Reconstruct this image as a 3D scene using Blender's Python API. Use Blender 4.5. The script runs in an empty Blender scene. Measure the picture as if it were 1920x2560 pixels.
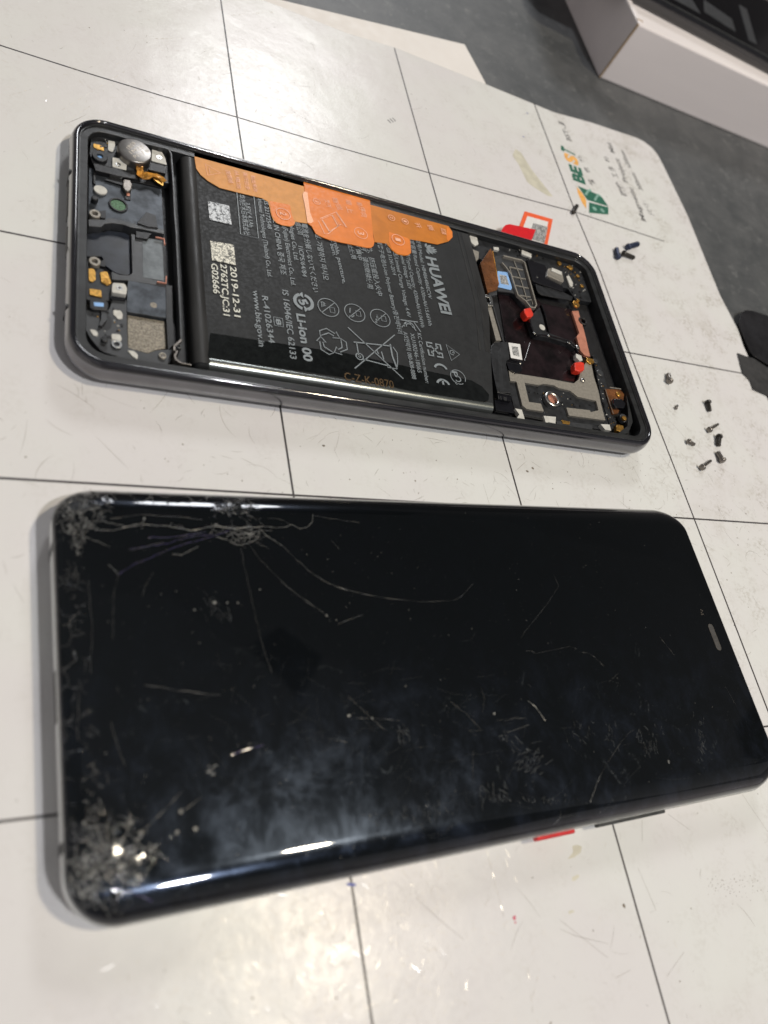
import bpy, bmesh, math, random
from mathutils import Vector, Matrix
from mathutils.bvhtree import BVHTree
random.seed(7)
S = 0.001                       # everything below is written in millimetres
SC = bpy.context.scene
COL = SC.collection
# ------------------------------------------------------------------ camera
RM = Matrix(((0.88238849, -0.17828908, 0.43543491), (-0.04587851, 0.88841927, 0.45673445), (-0.46827953, -0.42299433, 0.7757513)))
CAM = Vector((-2.6165, -260.0782, 141.9545)); FPX = 2014.9655
cd = bpy.data.cameras.new('camera'); cam = bpy.data.objects.new('camera', cd); COL.objects.link(cam)
cd.sensor_fit = 'VERTICAL'; cd.sensor_height = 36; cd.lens = FPX / 2560 * 36
cam.matrix_world = Matrix.Translation(CAM * S) @ RM.transposed().to_4x4()
cd.clip_start = 0.005; cd.clip_end = 20
cd.dof.use_dof = True; cd.dof.focus_distance = 0.212; cd.dof.aperture_fstop = 14
SC.camera = cam
SC.render.resolution_x = 768; SC.render.resolution_y = 1024
# ------------------------------------------------------------------ light
W = bpy.data.worlds.new('World'); SC.world = W; W.use_nodes = True
nt = W.node_tree; bg = nt.nodes['Background']
tc = nt.nodes.new('ShaderNodeTexCoord'); sp = nt.nodes.new('ShaderNodeSeparateXYZ'); cr = nt.nodes.new('ShaderNodeValToRGB')
nt.links.new(tc.outputs['Generated'], sp.inputs[0]); nt.links.new(sp.outputs['Z'], cr.inputs[0])
vo = nt.nodes.new('ShaderNodeTexVoronoi'); vo.distance = 'CHEBYCHEV'; vo.inputs['Scale'].default_value = 2.3; nt.links.new(tc.outputs['Generated'], vo.inputs['Vector'])
vs_ = nt.nodes.new('ShaderNodeSeparateXYZ'); nt.links.new(vo.outputs['Color'], vs_.inputs[0])
dt = nt.nodes.new('ShaderNodeVectorMath'); dt.operation = 'DOT_PRODUCT'; nt.links.new(tc.outputs['Generated'], dt.inputs[0]); dt.inputs[1].default_value = (.62, .72, .3)
mr = nt.nodes.new('ShaderNodeMapRange'); nt.links.new(dt.outputs['Value'], mr.inputs['Value']); mr.inputs['From Min'].default_value = -.2; mr.inputs['From Max'].default_value = .85; mr.inputs['To Min'].default_value = 1.35; mr.inputs['To Max'].default_value = .22   # the far end of the shop is dim
mr2 = nt.nodes.new('ShaderNodeMapRange'); nt.links.new(vs_.outputs['X'], mr2.inputs['Value']); mr2.inputs['To Min'].default_value = .35; mr2.inputs['To Max'].default_value = 1.7
mm = nt.nodes.new('ShaderNodeMath'); mm.operation = 'MULTIPLY'; nt.links.new(mr.outputs[0], mm.inputs[0]); nt.links.new(mr2.outputs[0], mm.inputs[1])
sc_ = nt.nodes.new('ShaderNodeVectorMath'); sc_.operation = 'SCALE'; nt.links.new(cr.outputs[0], sc_.inputs[0]); nt.links.new(mm.outputs[0], sc_.inputs['Scale']); nt.links.new(sc_.outputs[0], bg.inputs[0])
cr.color_ramp.elements[0].position = 0.0; cr.color_ramp.elements[0].color = (.31, .275, .27, 1)      # pale shop walls low down
cr.color_ramp.elements[1].position = 0.75; cr.color_ramp.elements[1].color = (.16, .165, .17, 1)   # dim ceiling
bg.inputs[1].default_value = 1.0
def lamp(name, d, dist, size, power, col=(1, 1, 1), aim=(100, -170, 0)):
    l = bpy.data.lights.new(name, 'AREA'); l.shape = 'DISK'; l.size = size; l.energy = power; l.color = col
    o = bpy.data.objects.new(name, l); COL.objects.link(o)
    d = Vector(d).normalized(); o.location = Vector(aim) * S + d * dist
    o.rotation_euler = d.to_track_quat('Z', 'Y').to_euler()
    return o
lamp('ceiling_lamp', (0.37, -0.03, 0.93), 1.7, 0.10, 11, (1, .87, .66), (54, -264, 0))
lamp('ceiling_lamp', (0.25, -0.34, 0.91), 1.7, 0.10, 12.5, (.98, .98, 1), (25, -250, 0))
lamp('ceiling_lamp', (0.26, 0.80, 0.55), 1.9, 0.36, 7.5, (.97, .98, 1), (40, -188, 0))
SC.view_settings.view_transform = 'Standard'; SC.view_settings.look = 'None'
SC.view_settings.exposure = 0.18; SC.view_settings.gamma = 1

# ------------------------------------------------------------------ helpers
REG = {'px': (0, 0, 1), 'r1': (140, 280, 4.608), 'r2': (140, 580, 4.608), 'r3': (440, 360, 3.95), 'r4': (440, 680, 3.95), 'r5': (780, 460, 3.770),
       'r6': (780, 740, 3.456), 'r7': (1140, 560, 4.608), 'r8': (1200, 800, 3.770), 'b1': (1340, 280, 4.366), 'b3': (1600, 740, 4.609),
       'b4': (1480, 0, 3.770), 'r12': (1180, 600, 4.366), 'g5': (100, 1200, 2.07375), 'g6': (80, 1700, 2.765), 'g7': (600, 1840, 2.07375),
       'g8': (1240, 1240, 2.4397), 'g9': (1220, 1840, 2.37), 'g10': (80, 1200, 4.424), 'g4': (700, 1400, 2.07375), 'g11': (600, 1240, 4.1475),
       's4': (1420, 480, 6.9125), 't4': (600, 0, 1.8433), 't3': (0, 0, 2.37), 'l2': (1480, 330, 9.217), 'l1': (1380, 290, 13.825), 'd': (0, 0, .8641), 'k0': (0, 1900, 1.659)}
def px(reg, x, y):
    a = REG[reg]; return a[0] + x / a[2], a[1] + y / a[2]
def ray(X, Y):
    return (RM.transposed() @ Vector(((X - 960) / FPX, -(Y - 1280) / FPX, -1))).normalized()
def at(reg, x, y, z=0.0):
    X, Y = px(reg, x, y); d = ray(X, Y); p = CAM + d * ((z - CAM.z) / d.z); return Vector((p.x, p.y, z))
def P(reg, pts, z=0.0):
    return [at(reg, x, y, z) for x, y in pts]

def rounded(pts, r, n=4):
    """round the corners of a plan outline by r mm"""
    out = []; N = len(pts)
    for i in range(N):
        a, b, c = pts[i - 1].xy, pts[i].xy, pts[(i + 1) % N].xy
        u, v = a - b, c - b; lu, lv = u.length, v.length
        if lu < 1e-6 or lv < 1e-6: continue
        k = min(r, lu * .45, lv * .45); p0, p1 = b + u / lu * k, b + v / lv * k
        for j in range(n + 1):
            t = j / n; q = p0 * (1 - t) ** 2 + b * 2 * t * (1 - t) + p1 * t * t
            out.append(Vector((q.x, q.y, 0)))
    return out

class MB:
    def __init__(s): s.v = []; s.f = []; s.m = []; s.smooth = []
    def face(s, pts, mi=0):
        b = len(s.v); s.v += [Vector(p) for p in pts]; s.f.append(list(range(b, b + len(pts)))); s.m.append(mi)
    def prism(s, pts, z0, z1, mi=0, mside=None):
        pts = [Vector(p) for p in pts]
        A = sum(pts[i - 1].x * pts[i].y - pts[i].x * pts[i - 1].y for i in range(len(pts)))
        if A < 0: pts = pts[::-1]
        n = len(pts); b = len(s.v)
        s.v += [Vector((p.x, p.y, z0)) for p in pts] + [Vector((p.x, p.y, z1)) for p in pts]
        s.f.append([b + n + i for i in range(n)]); s.m.append(mi)
        s.f.append([b + i for i in range(n)][::-1]); s.m.append(mi)
        for i in range(n):
            j = (i + 1) % n; s.f.append([b + i, b + j, b + n + j, b + n + i]); s.m.append(mi if mside is None else mside)
        return s
    def pp(s, reg, pts, z0, z1, r=0.0, mi=0):
        w = P(reg, pts, z1)
        if r: w = rounded(w, r)
        return s.prism(w, z0, z1, mi)
    def disc(s, c, r, z0, z1, n=28, ry=None, rot=0, mi=0):
        ry = ry or r; c_, s_ = math.cos(rot), math.sin(rot)
        pts = [Vector((c[0] + r * math.cos(t) * c_ - ry * math.sin(t) * s_, c[1] + r * math.cos(t) * s_ + ry * math.sin(t) * c_, 0)) for t in [2 * math.pi * i / n for i in range(n)]]
        return s.prism(pts, z0, z1, mi)
    def ring(s, c, r0, r1, z0, z1, n=32, ry=1.0, mi=0):
        b = len(s.v)
        for i in range(n):
            t = 2 * math.pi * i / n; cc, ss = math.cos(t), math.sin(t) * ry
            s.v += [Vector((c[0] + r0 * cc, c[1] + r0 * ss, z1)), Vector((c[0] + r1 * cc, c[1] + r1 * ss, z1)), Vector((c[0] + r1 * cc, c[1] + r1 * ss, z0)), Vector((c[0] + r0 * cc, c[1] + r0 * ss, z0))]
        for i in range(n):
            a, d = b + 4 * i, b + 4 * ((i + 1) % n)
            for k in range(4):
                k2 = (k + 1) % 4; s.f.append([a + k, a + k2, d + k2, d + k]); s.m.append(mi)
        return s
    def ribbon(s, pts, w, z0=None, z1=None, closed=False, mi=0, taper=False):
        """flat strip (or low wall when z0 is given) along a line"""
        pts = [Vector(p) for p in pts]; n = len(pts); L = []; R = []
        for i, p in enumerate(pts):
            a = pts[i - 1] if (i or closed) else pts[i]; c = pts[(i + 1) % n] if (i < n - 1 or closed) else pts[i]
            d = (c - a); d.z = 0
            if d.length < 1e-9: d = Vector((1, 0, 0))
            d.normalize(); nn = Vector((-d.y, d.x, 0)); ww = w / 2
            if taper: ww *= max(.25, math.sin(math.pi * (i + .5) / n))
            L.append(p + nn * ww); R.append(p - nn * ww)
        rng = range(n if closed else n - 1)
        if z0 is None:
            for i in rng:
                j = (i + 1) % n; s.face([R[i], R[j], L[j], L[i]], mi)
        else:
            b = len(s.v)
            for i in range(n):
                for q, z in ((L[i], z1), (R[i], z1), (R[i], z0), (L[i], z0)): s.v.append(Vector((q.x, q.y, z)))
            for i in rng:
                a, d = b + 4 * i, b + 4 * ((i + 1) % n)
                for k in range(4):
                    k2 = (k + 1) % 4; s.f.append([a + k, a + k2, d + k2, d + k]); s.m.append(mi)
            if not closed:
                s.f.append([b, b + 1, b + 2, b + 3][::-1]); s.m.append(mi); e = b + 4 * (n - 1); s.f.append([e, e + 1, e + 2, e + 3]); s.m.append(mi)
        return s
    def loops(s, ls, cap0=False, cap1=False, mi=0):
        n = len(ls[0]); b = len(s.v)
        for l in ls: s.v += [Vector(p) for p in l]
        for k in range(len(ls) - 1):
            for i in range(n):
                j = (i + 1) % n; s.f.append([b + k * n + i, b + k * n + j, b + (k + 1) * n + j, b + (k + 1) * n + i]); s.m.append(mi)
        if cap0: s.f.append([b + i for i in range(n)][::-1]); s.m.append(mi)
        if cap1: s.f.append([b + (len(ls) - 1) * n + i for i in range(n)]); s.m.append(mi)
        return s
    def text(s, body, a, b, cap, z, bold=0.0, mirror=False, fit=True):
        """lay one line of lettering from a to b (plan points), capital height cap"""
        c = bpy.data.curves.new('lettering', 'FONT'); c.body = body; c.size = 1; c.offset = bold; c.resolution_u = 3
        o = bpy.data.objects.new('lettering', c); COL.objects.link(o)
        dg = bpy.context.evaluated_depsgraph_get(); m = bpy.data.meshes.new_from_object(o.evaluated_get(dg))
        xs = [v.co.x for v in m.vertices]
        a = Vector(a); b = Vector(b); d = b - a; d.z = 0; L = d.length; d.normalize(); u = Vector((-d.y, d.x, 0))
        x0, x1 = min(xs), max(xs); sx = L / (x1 - x0); sy = cap / .7
        base = len(s.v)
        for v in m.vertices:
            q = a + d * ((v.co.x - x0) * sx) + u * ((v.co.y - .35) * sy); s.v.append(Vector((q.x, q.y, z)))
        for p in m.polygons:
            s.f.append([base + i for i in p.vertices]); s.m.append(0)
        bpy.data.objects.remove(o); bpy.data.curves.remove(c); bpy.data.meshes.remove(m)
        return s

def obj(name, mb, mats, parent=None, origin=(0, 0, 0), smooth=False, bevel=0, seg=2, label=None, ang=35, weld=False):
    org = Vector(parent['org'] if parent and 'org' in parent else origin)
    me = bpy.data.meshes.new(name)
    me.from_pydata([tuple((v - org) * S) for v in mb.v], [], mb.f)
    mats = mats if isinstance(mats, (list, tuple)) else [mats]
    for m in mats: me.materials.append(m)
    for p, mi in zip(me.polygons, mb.m): p.material_index = mi
    if weld:
        bm = bmesh.new(); bm.from_mesh(me); bmesh.ops.remove_doubles(bm, verts=bm.verts, dist=1e-6); bmesh.ops.recalc_face_normals(bm, faces=bm.faces); bm.to_mesh(me); bm.free()
    if smooth: me.polygons.foreach_set('use_smooth', [True] * len(me.polygons))
    o = bpy.data.objects.new(name, me); COL.objects.link(o)
    if parent: o.parent = parent; o['org'] = tuple(org)
    else: o.location = org * S; o['org'] = tuple(org)
    if bevel:
        md = o.modifiers.new('bevel', 'BEVEL'); md.width = bevel * S; md.segments = seg; md.limit_method = 'ANGLE'; md.angle_limit = math.radians(ang)
    if label: o['label'] = label
    return o
def empty(name, org, label, cat, group=None):
    o = bpy.data.objects.new(name, None); COL.objects.link(o); o.location = Vector(org) * S; o['org'] = tuple(org)
    o.empty_display_size = .01
    return tag(o, label, cat, group)
def tag(o, label=None, cat=None, group=None, kind=None):
    if label: o['label'] = label
    if cat: o['category'] = cat
    if group: o['group'] = group
    if kind: o['kind'] = kind
    return o

# ------------------------------------------------------------------ materials
class NT:
    def __init__(s, name):
        s.mat = bpy.data.materials.new(name); s.mat.use_nodes = True; s.t = s.mat.node_tree; s.b = s.t.nodes['Principled BSDF']
    def n(s, typ, ins=None, **kw):
        nd = s.t.nodes.new('ShaderNode' + typ)
        for k, v in kw.items(): setattr(nd, k, v)
        for k, v in (ins or {}).items():
            if isinstance(v, bpy.types.NodeSocket): s.t.links.new(v, nd.inputs[k])
            else: nd.inputs[k].default_value = v
        return nd
    def l(s, a, b): s.t.links.new(a, b)
    def co(s, scale=(1000, 1000, 1000), loc=(0, 0, 0), rot=(0, 0, 0)):
        c = s.n('TexCoord'); m = s.n('Mapping', {'Vector': c.outputs['Object'], 'Scale': scale, 'Location': loc, 'Rotation': rot}); return m.outputs[0]
    def noise(s, v, scale, detail=3, rough=.5, dist=0):
        return s.n('TexNoise', {'Vector': v, 'Scale': scale, 'Detail': detail, 'Roughness': rough, 'Distortion': dist}).outputs['Fac']
    def ramp(s, v, p0, p1, c0=0.0, c1=1.0):
        return s.n('MapRange', {'Value': v, 'From Min': p0, 'From Max': p1, 'To Min': c0, 'To Max': c1}, interpolation_type='SMOOTHSTEP').outputs[0]
    def math(s, op, a, b=0.0):
        return s.n('Math', {0: a, 1: b}, operation=op).outputs[0]
    def mix(s, f, a, b):
        m = s.n('Mix', data_type='RGBA')
        for i, v in ((0, f), (6, a), (7, b)):
            if isinstance(v, bpy.types.NodeSocket): s.l(v, m.inputs[i])
            else: m.inputs[i].default_value = v if i == 0 else (*v, 1)
        return m.outputs[2]
    def set(s, **kw):
        for k, v in kw.items():
            k = k.replace('_', ' ')
            if isinstance(v, bpy.types.NodeSocket): s.l(v, s.b.inputs[k])
            else: s.b.inputs[k].default_value = (*v, 1) if isinstance(v, tuple) and len(v) == 3 else v
    def bump(s, h, strength=.3, dist=.0001):
        b = s.n('Bump', {'Height': h, 'Strength': strength, 'Distance': dist}); s.l(b.outputs[0], s.b.inputs['Normal']); return b

def mat(name, col, rough=.5, metal=0.0, spec=.5, coat=0.0, var=.15, vs=.6, bump=0.0, bs=3.0, coatr=.05, aniso=None, rv=.15):
    """surface with fine mottling in colour and gloss, so nothing is perfectly uniform"""
    n = NT(name); v = n.co(scale=aniso or (1000, 1000, 1000))
    f = n.noise(v, vs, 4, .6); g = n.noise(v, vs * 5, 2)
    c0 = tuple(c * (1 - var) for c in col); c1 = tuple(min(1, c * (1 + var)) for c in col)
    n.set(Base_Color=n.mix(n.ramp(f, .3, .7), c0, c1), Metallic=metal, Specular_IOR_Level=spec, Coat_Weight=coat, Coat_Roughness=coatr)
    n.set(Roughness=n.ramp(g, .3, .7, max(.02, rough * (1 - rv)), min(1, rough * (1 + rv))))
    if bump: n.bump(n.noise(v, bs, 3), bump, .0001)
    return n.mat

def white_mat_material():
    n = NT('mat_white_silicone'); v = n.co()
    big = n.noise(v, .018, 3, .6); mid = n.noise(v, .12, 5, .65); fine = n.noise(v, .9, 4, .7)
    col = n.mix(n.ramp(big, .35, .65), (.625, .607, .605), (.635, .637, .615))
    # grime gathers toward the worked side of the mat
    sx = n.n('SeparateXYZ', {0: v}); side = n.ramp(sx.outputs[0], 10, 190, .15, 1.0)
    g1 = n.math('MULTIPLY', n.ramp(mid, .45, .66), n.ramp(fine, .43, .62)); g1 = n.math('MULTIPLY', g1, side)
    col = n.mix(n.math('MULTIPLY', g1, .8), col, (.36, .33, .28))
    st = n.noise(n.co(loc=(30, 12, 0)), .045, 4, .7); col = n.mix(n.math('MULTIPLY', n.ramp(st, .52, .74), n.math('MULTIPLY', side, .52)), col, (.46, .435, .385))
    # hair fine scuffs: contour lines of stretched noise, broken up by another noise
    for (rot, sc, amt) in ((.4, (1000, 330, 1000), .35), (2.1, (1000, 260, 1000), .30), (1.2, (1000, 400, 1000), .3)):
        a = n.noise(n.co(scale=sc, rot=(0, 0, rot)), .11, 2, .5, .6)
        line = n.ramp(n.math('ABSOLUTE', n.math('SUBTRACT', a, .5)), .0, .0035, 1, 0)
        brk = n.ramp(n.noise(n.co(loc=(rot * 50, 0, 0)), .22, 3), .56, .64)
        col = n.mix(n.math('MULTIPLY', n.math('MULTIPLY', line, brk), n.math('MULTIPLY', side, amt)), col, (.2, .17, .13))
    n.set(Base_Color=col, Roughness=n.ramp(n.noise(v, .5, 4), .3, .7, .19, .27), Specular_IOR_Level=.17)
    h = n.noise(v, .6, 5, .7); w = n.noise(v, .05, 2)
    b1 = n.n('Bump', {'Height': w, 'Strength': .3, 'Distance': .0010}); b2 = n.n('Bump', {'Height': h, 'Strength': .35, 'Distance': .0001, 'Normal': b1.outputs[0]})
    n.l(b2.outputs[0], n.b.inputs['Normal']); return n.mat

def table_material():
    n = NT('slate_grey_laminate'); v = n.co()
    a = n.noise(v, .05, 6, .75, .4); b = n.noise(v, .18, 6, .8)
    c = n.mix(n.ramp(a, .3, .7), (.045, .049, .052), (.085, .088, .09)); c = n.mix(n.ramp(b, .54, .74), c, (.15, .153, .152))
    n.set(Base_Color=c, Roughness=.5); n.bump(b, .25, .0002); return n.mat

def screen_material():
    n = NT('cracked_screen_glass'); v = n.co(); sx = n.n('SeparateXYZ', {0: v}); X, Y, Z = sx.outputs
    # shattered zones (phone-local millimetres): two left corners, left edge strip, chipped spot on the far long edge
    def blob(cx, cy, rx, ry, inner=.35):
        dx = n.math('DIVIDE', n.math('SUBTRACT', X, cx), rx); dy = n.math('DIVIDE', n.math('SUBTRACT', Y, cy), ry)
        r = n.math('SQRT', n.math('ADD', n.math('MULTIPLY', dx, dx), n.math('MULTIPLY', dy, dy)))
        return n.ramp(n.math('ADD', r, n.ramp(n.noise(v, .35, 4, .7), .2, .8, -.45, .45)), inner, 1.0, 1, 0)
    z1 = blob(-76, 31, 8, 7); z2 = blob(-73, -29, 11, 8.5); z3 = blob(-78, 0, 4.6, 33, .5); z4 = blob(-46, 31.0, 7, 3.2); z5 = blob(-62, 33, 16, 3)
    zone = n.math('MAXIMUM', n.math('MAXIMUM', z1, z2), n.math('MAXIMUM', n.math('MULTIPLY', z3, .34), n.math('MAXIMUM', z4, n.math('MULTIPLY', z5, .55))))
    dv = n.n('VectorMath', {0: v, 1: n.n('VectorMath', {0: n.n('TexNoise', {'Vector': v, 'Scale': .5, 'Detail': 3}).outputs['Color'], 1: (2.4, 2.4, 0)}, operation='MULTIPLY').outputs[0]}, operation='ADD').outputs[0]
    cracks = None; cells = []
    for sc, wd in ((.26, .075), (.62, .10)):
        vo = n.n('TexVoronoi', {'Vector': dv, 'Scale': sc, 'Randomness': 1.0}, feature='DISTANCE_TO_EDGE', voronoi_dimensions='2D')
        l = n.ramp(vo.outputs['Distance'], 0, wd * sc, 1, 0)
        l = n.math('MULTIPLY', l, n.ramp(n.noise(v, .8, 3), .38, .6, .15, 1))
        if sc > .5: l = n.math('MULTIPLY', l, n.ramp(zone, .55, .95))
        cracks = l if cracks is None else n.math('MAXIMUM', cracks, l)
        cells.append(n.n('TexVoronoi', {'Vector': dv, 'Scale': sc, 'Randomness': 1.0}, feature='F1', voronoi_dimensions='2D').outputs['Color'])
    cm = n.math('MULTIPLY', cracks, n.ramp(zone, .12, .55))
    powder = n.math('MULTIPLY', n.ramp(zone, .6, 1), n.ramp(n.noise(v, 2.2, 5, .8), .50, .72)); cm = n.math('MAXIMUM', cm, n.math('MULTIPLY', powder, .22))
    # greasy smears and dust; lamp's blue glow is painted into smear and gloss colour
    sm = n.ramp(n.noise(n.co(scale=(1000, 800, 1000), rot=(0, 0, .5)), .13, 8, .74, .35), .40, .76)
    reg = n.ramp(Y, 6, -22); sm = n.math('MULTIPLY', sm, n.math('ADD', n.math('MULTIPLY', reg, .72), .08))
    blot = n.math('MULTIPLY', n.ramp(n.noise(v, .16, 6, .8, 1.4), .615, .70), n.ramp(Y, 10, -14, 0, 1))
    dust = n.ramp(n.noise(v, 4.0, 2, .5), .74, .80)
    base = n.mix(n.math('MULTIPLY', sm, .5), (.0022, .0028, .0032), (.008, .011, .020)); base = n.mix(n.math('MULTIPLY', blot, .55), base, (.05, .055, .055)); base = n.mix(n.math('MULTIPLY', dust, .5), base, (.13, .13, .13))
    base = n.mix(n.math('MULTIPLY', cm, .75), base, (.19, .19, .178))
    n.set(Base_Color=base, Specular_Tint=(.50, .66, 1.0), Roughness=n.math('ADD', n.math('ADD', n.math('MULTIPLY', sm, .14), .17), n.math('MULTIPLY', cm, .1)), Specular_IOR_Level=n.math('ADD', n.math('ADD', n.math('MULTIPLY', sm, .34), n.math('MULTIPLY', blot, .25)), .09), Coat_Weight=1.0, Coat_IOR=1.45)
    n.set(Coat_Roughness=n.math('ADD', n.math('MULTIPLY', cm, .25), n.math('ADD', n.math('MULTIPLY', sm, .035), .02)))
    # each splinter sits at its own slight tilt
    geo = n.n('NewGeometry'); cc = n.mix(n.ramp(zone, .55, .95), (0, 0, 0), (0, 0, 0)); 
    off = n.n('VectorMath', {0: cells[0], 1: (.5, .5, .5)}, operation='SUBTRACT').outputs[0]
    off2 = n.n('VectorMath', {0: cells[1], 1: (.5, .5, .5)}, operation='SUBTRACT').outputs[0]
    o1 = n.n('VectorMath', {0: off, 'Scale': n.math('MULTIPLY', n.ramp(zone, .15, .6), .06)}, operation='SCALE').outputs[0]
    o2 = n.n('VectorMath', {0: off2, 'Scale': n.math('MULTIPLY', n.ramp(zone, .6, 1), .25)}, operation='SCALE').outputs[0]
    nn = n.n('VectorMath', {0: geo.outputs['Normal'], 1: n.n('VectorMath', {0: o1, 1: o2}, operation='ADD').outputs[0]}, operation='ADD').outputs[0]
    nn = n.n('VectorMath', {0: nn}, operation='NORMALIZE').outputs[0]
    bp = n.n('Bump', {'Height': cm, 'Strength': .9, 'Distance': .00012, 'Normal': nn}); n.l(bp.outputs[0], n.b.inputs['Normal']); n.l(bp.outputs[0], n.b.inputs['Coat Normal'])
    return n.mat

M = {}
M['white'] = white_mat_material(); M['table'] = table_material(); M['screen'] = screen_material()
M['line'] = mat('printed_line_grey', (.045, .04, .042), .45, var=.3, vs=.3)
M['scratch'] = mat('brown_scuff', (.17, .14, .10), .6, var=.4, vs=.3)
M['speck'] = mat('dirt_speck', (.15, .12, .085), .7, var=.4)
M['glint'] = mat('raised_scratch_lip', (.66, .62, .56), .2, spec=.7, var=.05)
M['paper'] = mat('white_paper', (.69, .655, .62), .6, var=.02, vs=.05)
M['stain'] = mat('glue_stain', (.53, .505, .41), .4, var=.10, vs=.3)
M['ink_grey'] = mat('grey_print', (.19, .185, .18), .5)
M['ink_green'] = mat('green_print', (.018, .12, .075), .45)
M['ink_lime'] = mat('pale_green_print', (.2, .36, .3), .45)
M['ink_orange'] = mat('orange_print', (.75, .38, .09), .45)
M['ink_blue'] = mat('blue_pen_ink', (.05, .07, .3), .5)
M['ink_pink'] = mat('red_pen_ink', (.5, .06, .12), .5)
M['rail'] = mat('anodised_dark_rail', (.20, .20, .215), .13, metal=.95, var=.06, vs=.2, rv=0)
M['rim'] = mat('polished_black_rim', (.012, .012, .016), .12, metal=.3, spec=.6, coat=1, var=.1, coatr=.04)
M['silver_rail'] = mat('silver_grey_rail', (.78, .80, .79), .28, metal=.0, var=.04, rv=0)
M['ledge'] = mat('black_adhesive_ledge', (.013, .014, .015), .42, var=.4, vs=.35, aniso=(160, 1000, 1000), bump=.2)
M['plastic'] = mat('dark_grey_plastic', (.017, .018, .020), .4, var=.4, vs=.6, bump=.15, bs=1.5, spec=.35)
M['plastic2'] = mat('mid_grey_plastic', (.032, .034, .037), .4, var=.2, vs=.3, bump=.1)
M['black'] = mat('matte_black', (.006, .006, .007), .45, var=.3)
M['gloss_black'] = mat('gloss_black', (.006, .006, .008), .13, coat=.8, var=.2)
M['blue_metal'] = mat('hazy_dark_metal', (.055, .062, .072), .42, metal=.5, var=.45, vs=.3, rv=0, spec=.3)
M['blue_gloss'] = mat('deep_blue_gloss_film', (.012, .015, .022), .35, spec=.3, coat=.25, coatr=.25, var=.6, vs=.22, rv=0)
M['mica'] = mat('grey_mica_sheet', (.12, .135, .145), .42, metal=.1, var=.25, vs=.35, spec=.3)
M['maroon'] = mat('dark_cavity_film', (.009, .005, .006), .22, coat=.3, var=.8, vs=.15)
M['cream'] = mat('nickel_pad', (.50, .49, .45), .5, var=.1, vs=1, spec=.3)
M['silver'] = mat('bright_metal', (.46, .46, .45), .28, metal=1, var=.12, vs=1.2, rv=0)
M['motor'] = mat('brushed_steel_cap', (.20, .19, .18), .34, metal=.9, var=.12, vs=.5, rv=0)
M['etch'] = mat('laser_etching', (.45, .40, .33), .5, metal=.4)
M['gold'] = mat('gold_contact', (.52, .29, .07), .34, metal=.85, var=.35, vs=1.5, rv=0)
M['goldflex'] = mat('amber_flex', (.62, .28, .04), .18, metal=.35, coat=1, var=.5, vs=.6, bump=.4, bs=1.2)
M['copper'] = mat('copper_foil', (.50, .21, .14), .45, metal=.25, var=.12)
M['bronze'] = mat('bronze_flex', (.17, .065, .022), .3, metal=.3, coat=.5, var=.4, vs=.25)
M['tan'] = mat('tan_conductive_mesh', (.215, .19, .15), .45, metal=.45, var=.45, vs=2.5, bump=.5, bs=5)
M['shield'] = mat('warm_grey_shield', (.27, .25, .215), .42, metal=.3, var=.14, vs=1.5)
M['green'] = mat('green_mesh', (.075, .155, .085), .6, var=.4, vs=2.5)
M['red'] = mat('red_rubber', (.62, .03, .012), .45, var=.15)
M['red_tape'] = mat('red_tape', (.62, .006, .012), .35, var=.06, coat=.3)
M['red_button'] = mat('red_button', (.55, .025, .03), .3, metal=.3, var=.1, coat=.5)
M['blue_label'] = mat('light_blue_label', (.22, .40, .70), .5, var=.08)
M['label'] = mat('white_label', (.66, .65, .63), .5, var=.05)
M['label_border'] = mat('orange_red_border', (.75, .10, .02), .5, var=.05)
M['codeink'] = mat('grey_blurred_print', (.22, .22, .22), .5)
M['battery'] = mat('battery_black_sleeve', (.021, .022, .023), .5, var=.12, vs=.25, spec=.18)
M['battery_cap'] = mat('battery_cap_film', (.022, .022, .022), .45, var=.35, vs=.2, aniso=(1000, 150, 1000), spec=.3)
M['battery_edge'] = mat('battery_foil_edge', (.20, .215, .21), .24, metal=.8, var=.08, vs=.3, rv=0)
M['film'] = mat('clear_black_film', (.006, .007, .007), .12, coat=.6, var=.3)
M['print'] = mat('grey_white_print', (.20, .225, .24), .45, var=.08)
M['print2'] = mat('bright_laser_print', (.62, .62, .55), .5, var=.08)
M['datapad'] = None
M['gold_etch'] = mat('gold_etching', (.11, .065, .025), .4, metal=.5)
M['orange'] = mat('orange_pull_tab', (.68, .19, .024), .42, var=.08, vs=.25, spec=.3, bump=.25, bs=.35)
M['tan_tab'] = mat('orange_tab_frosted', (.60, .28, .09), .5, var=.07, vs=.5, spec=.22, bump=.2, bs=1.5)
M['amber_tab'] = mat('orange_tab_over_black', (.50, .165, .018), .4, var=.08, vs=.3, spec=.25, bump=.25, bs=.35)
M['peach'] = mat('peeled_tab_edge', (.82, .42, .24), .45, var=.1, vs=2)
M['tab_ink'] = mat('pink_white_print', (.78, .42, .28), .5)
M['card'] = mat('white_box_card', (.73, .685, .675), .5, var=.03, vs=.05, aniso=(120, 1000, 1000))
M['kraft'] = mat('cut_card_edge', (.36, .27, .18), .8, var=.2, vs=1)
M['dark_glass'] = mat('dark_phone_glass', (.003, .003, .004), .08, spec=.25, var=.2)
M['bezel'] = mat('worn_grey_black_bezel', (.03, .032, .032), .35, var=.3)
M['chip'] = mat('tiny_chip_black', (.012, .012, .013), .3, var=.5, vs=2)
M['sheet_black'] = mat('black_plastic_sheet', (.012, .012, .014), .32, var=.4, vs=.08, bump=.3, bs=.2)
M['sheet_grey'] = mat('charcoal_plastic_sheet', (.028, .028, .029), .5, var=.3, vs=.08)
M['steel'] = mat('grey_screw_steel', (.22, .20, .18), .35, metal=.9, var=.25, vs=2)
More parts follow.
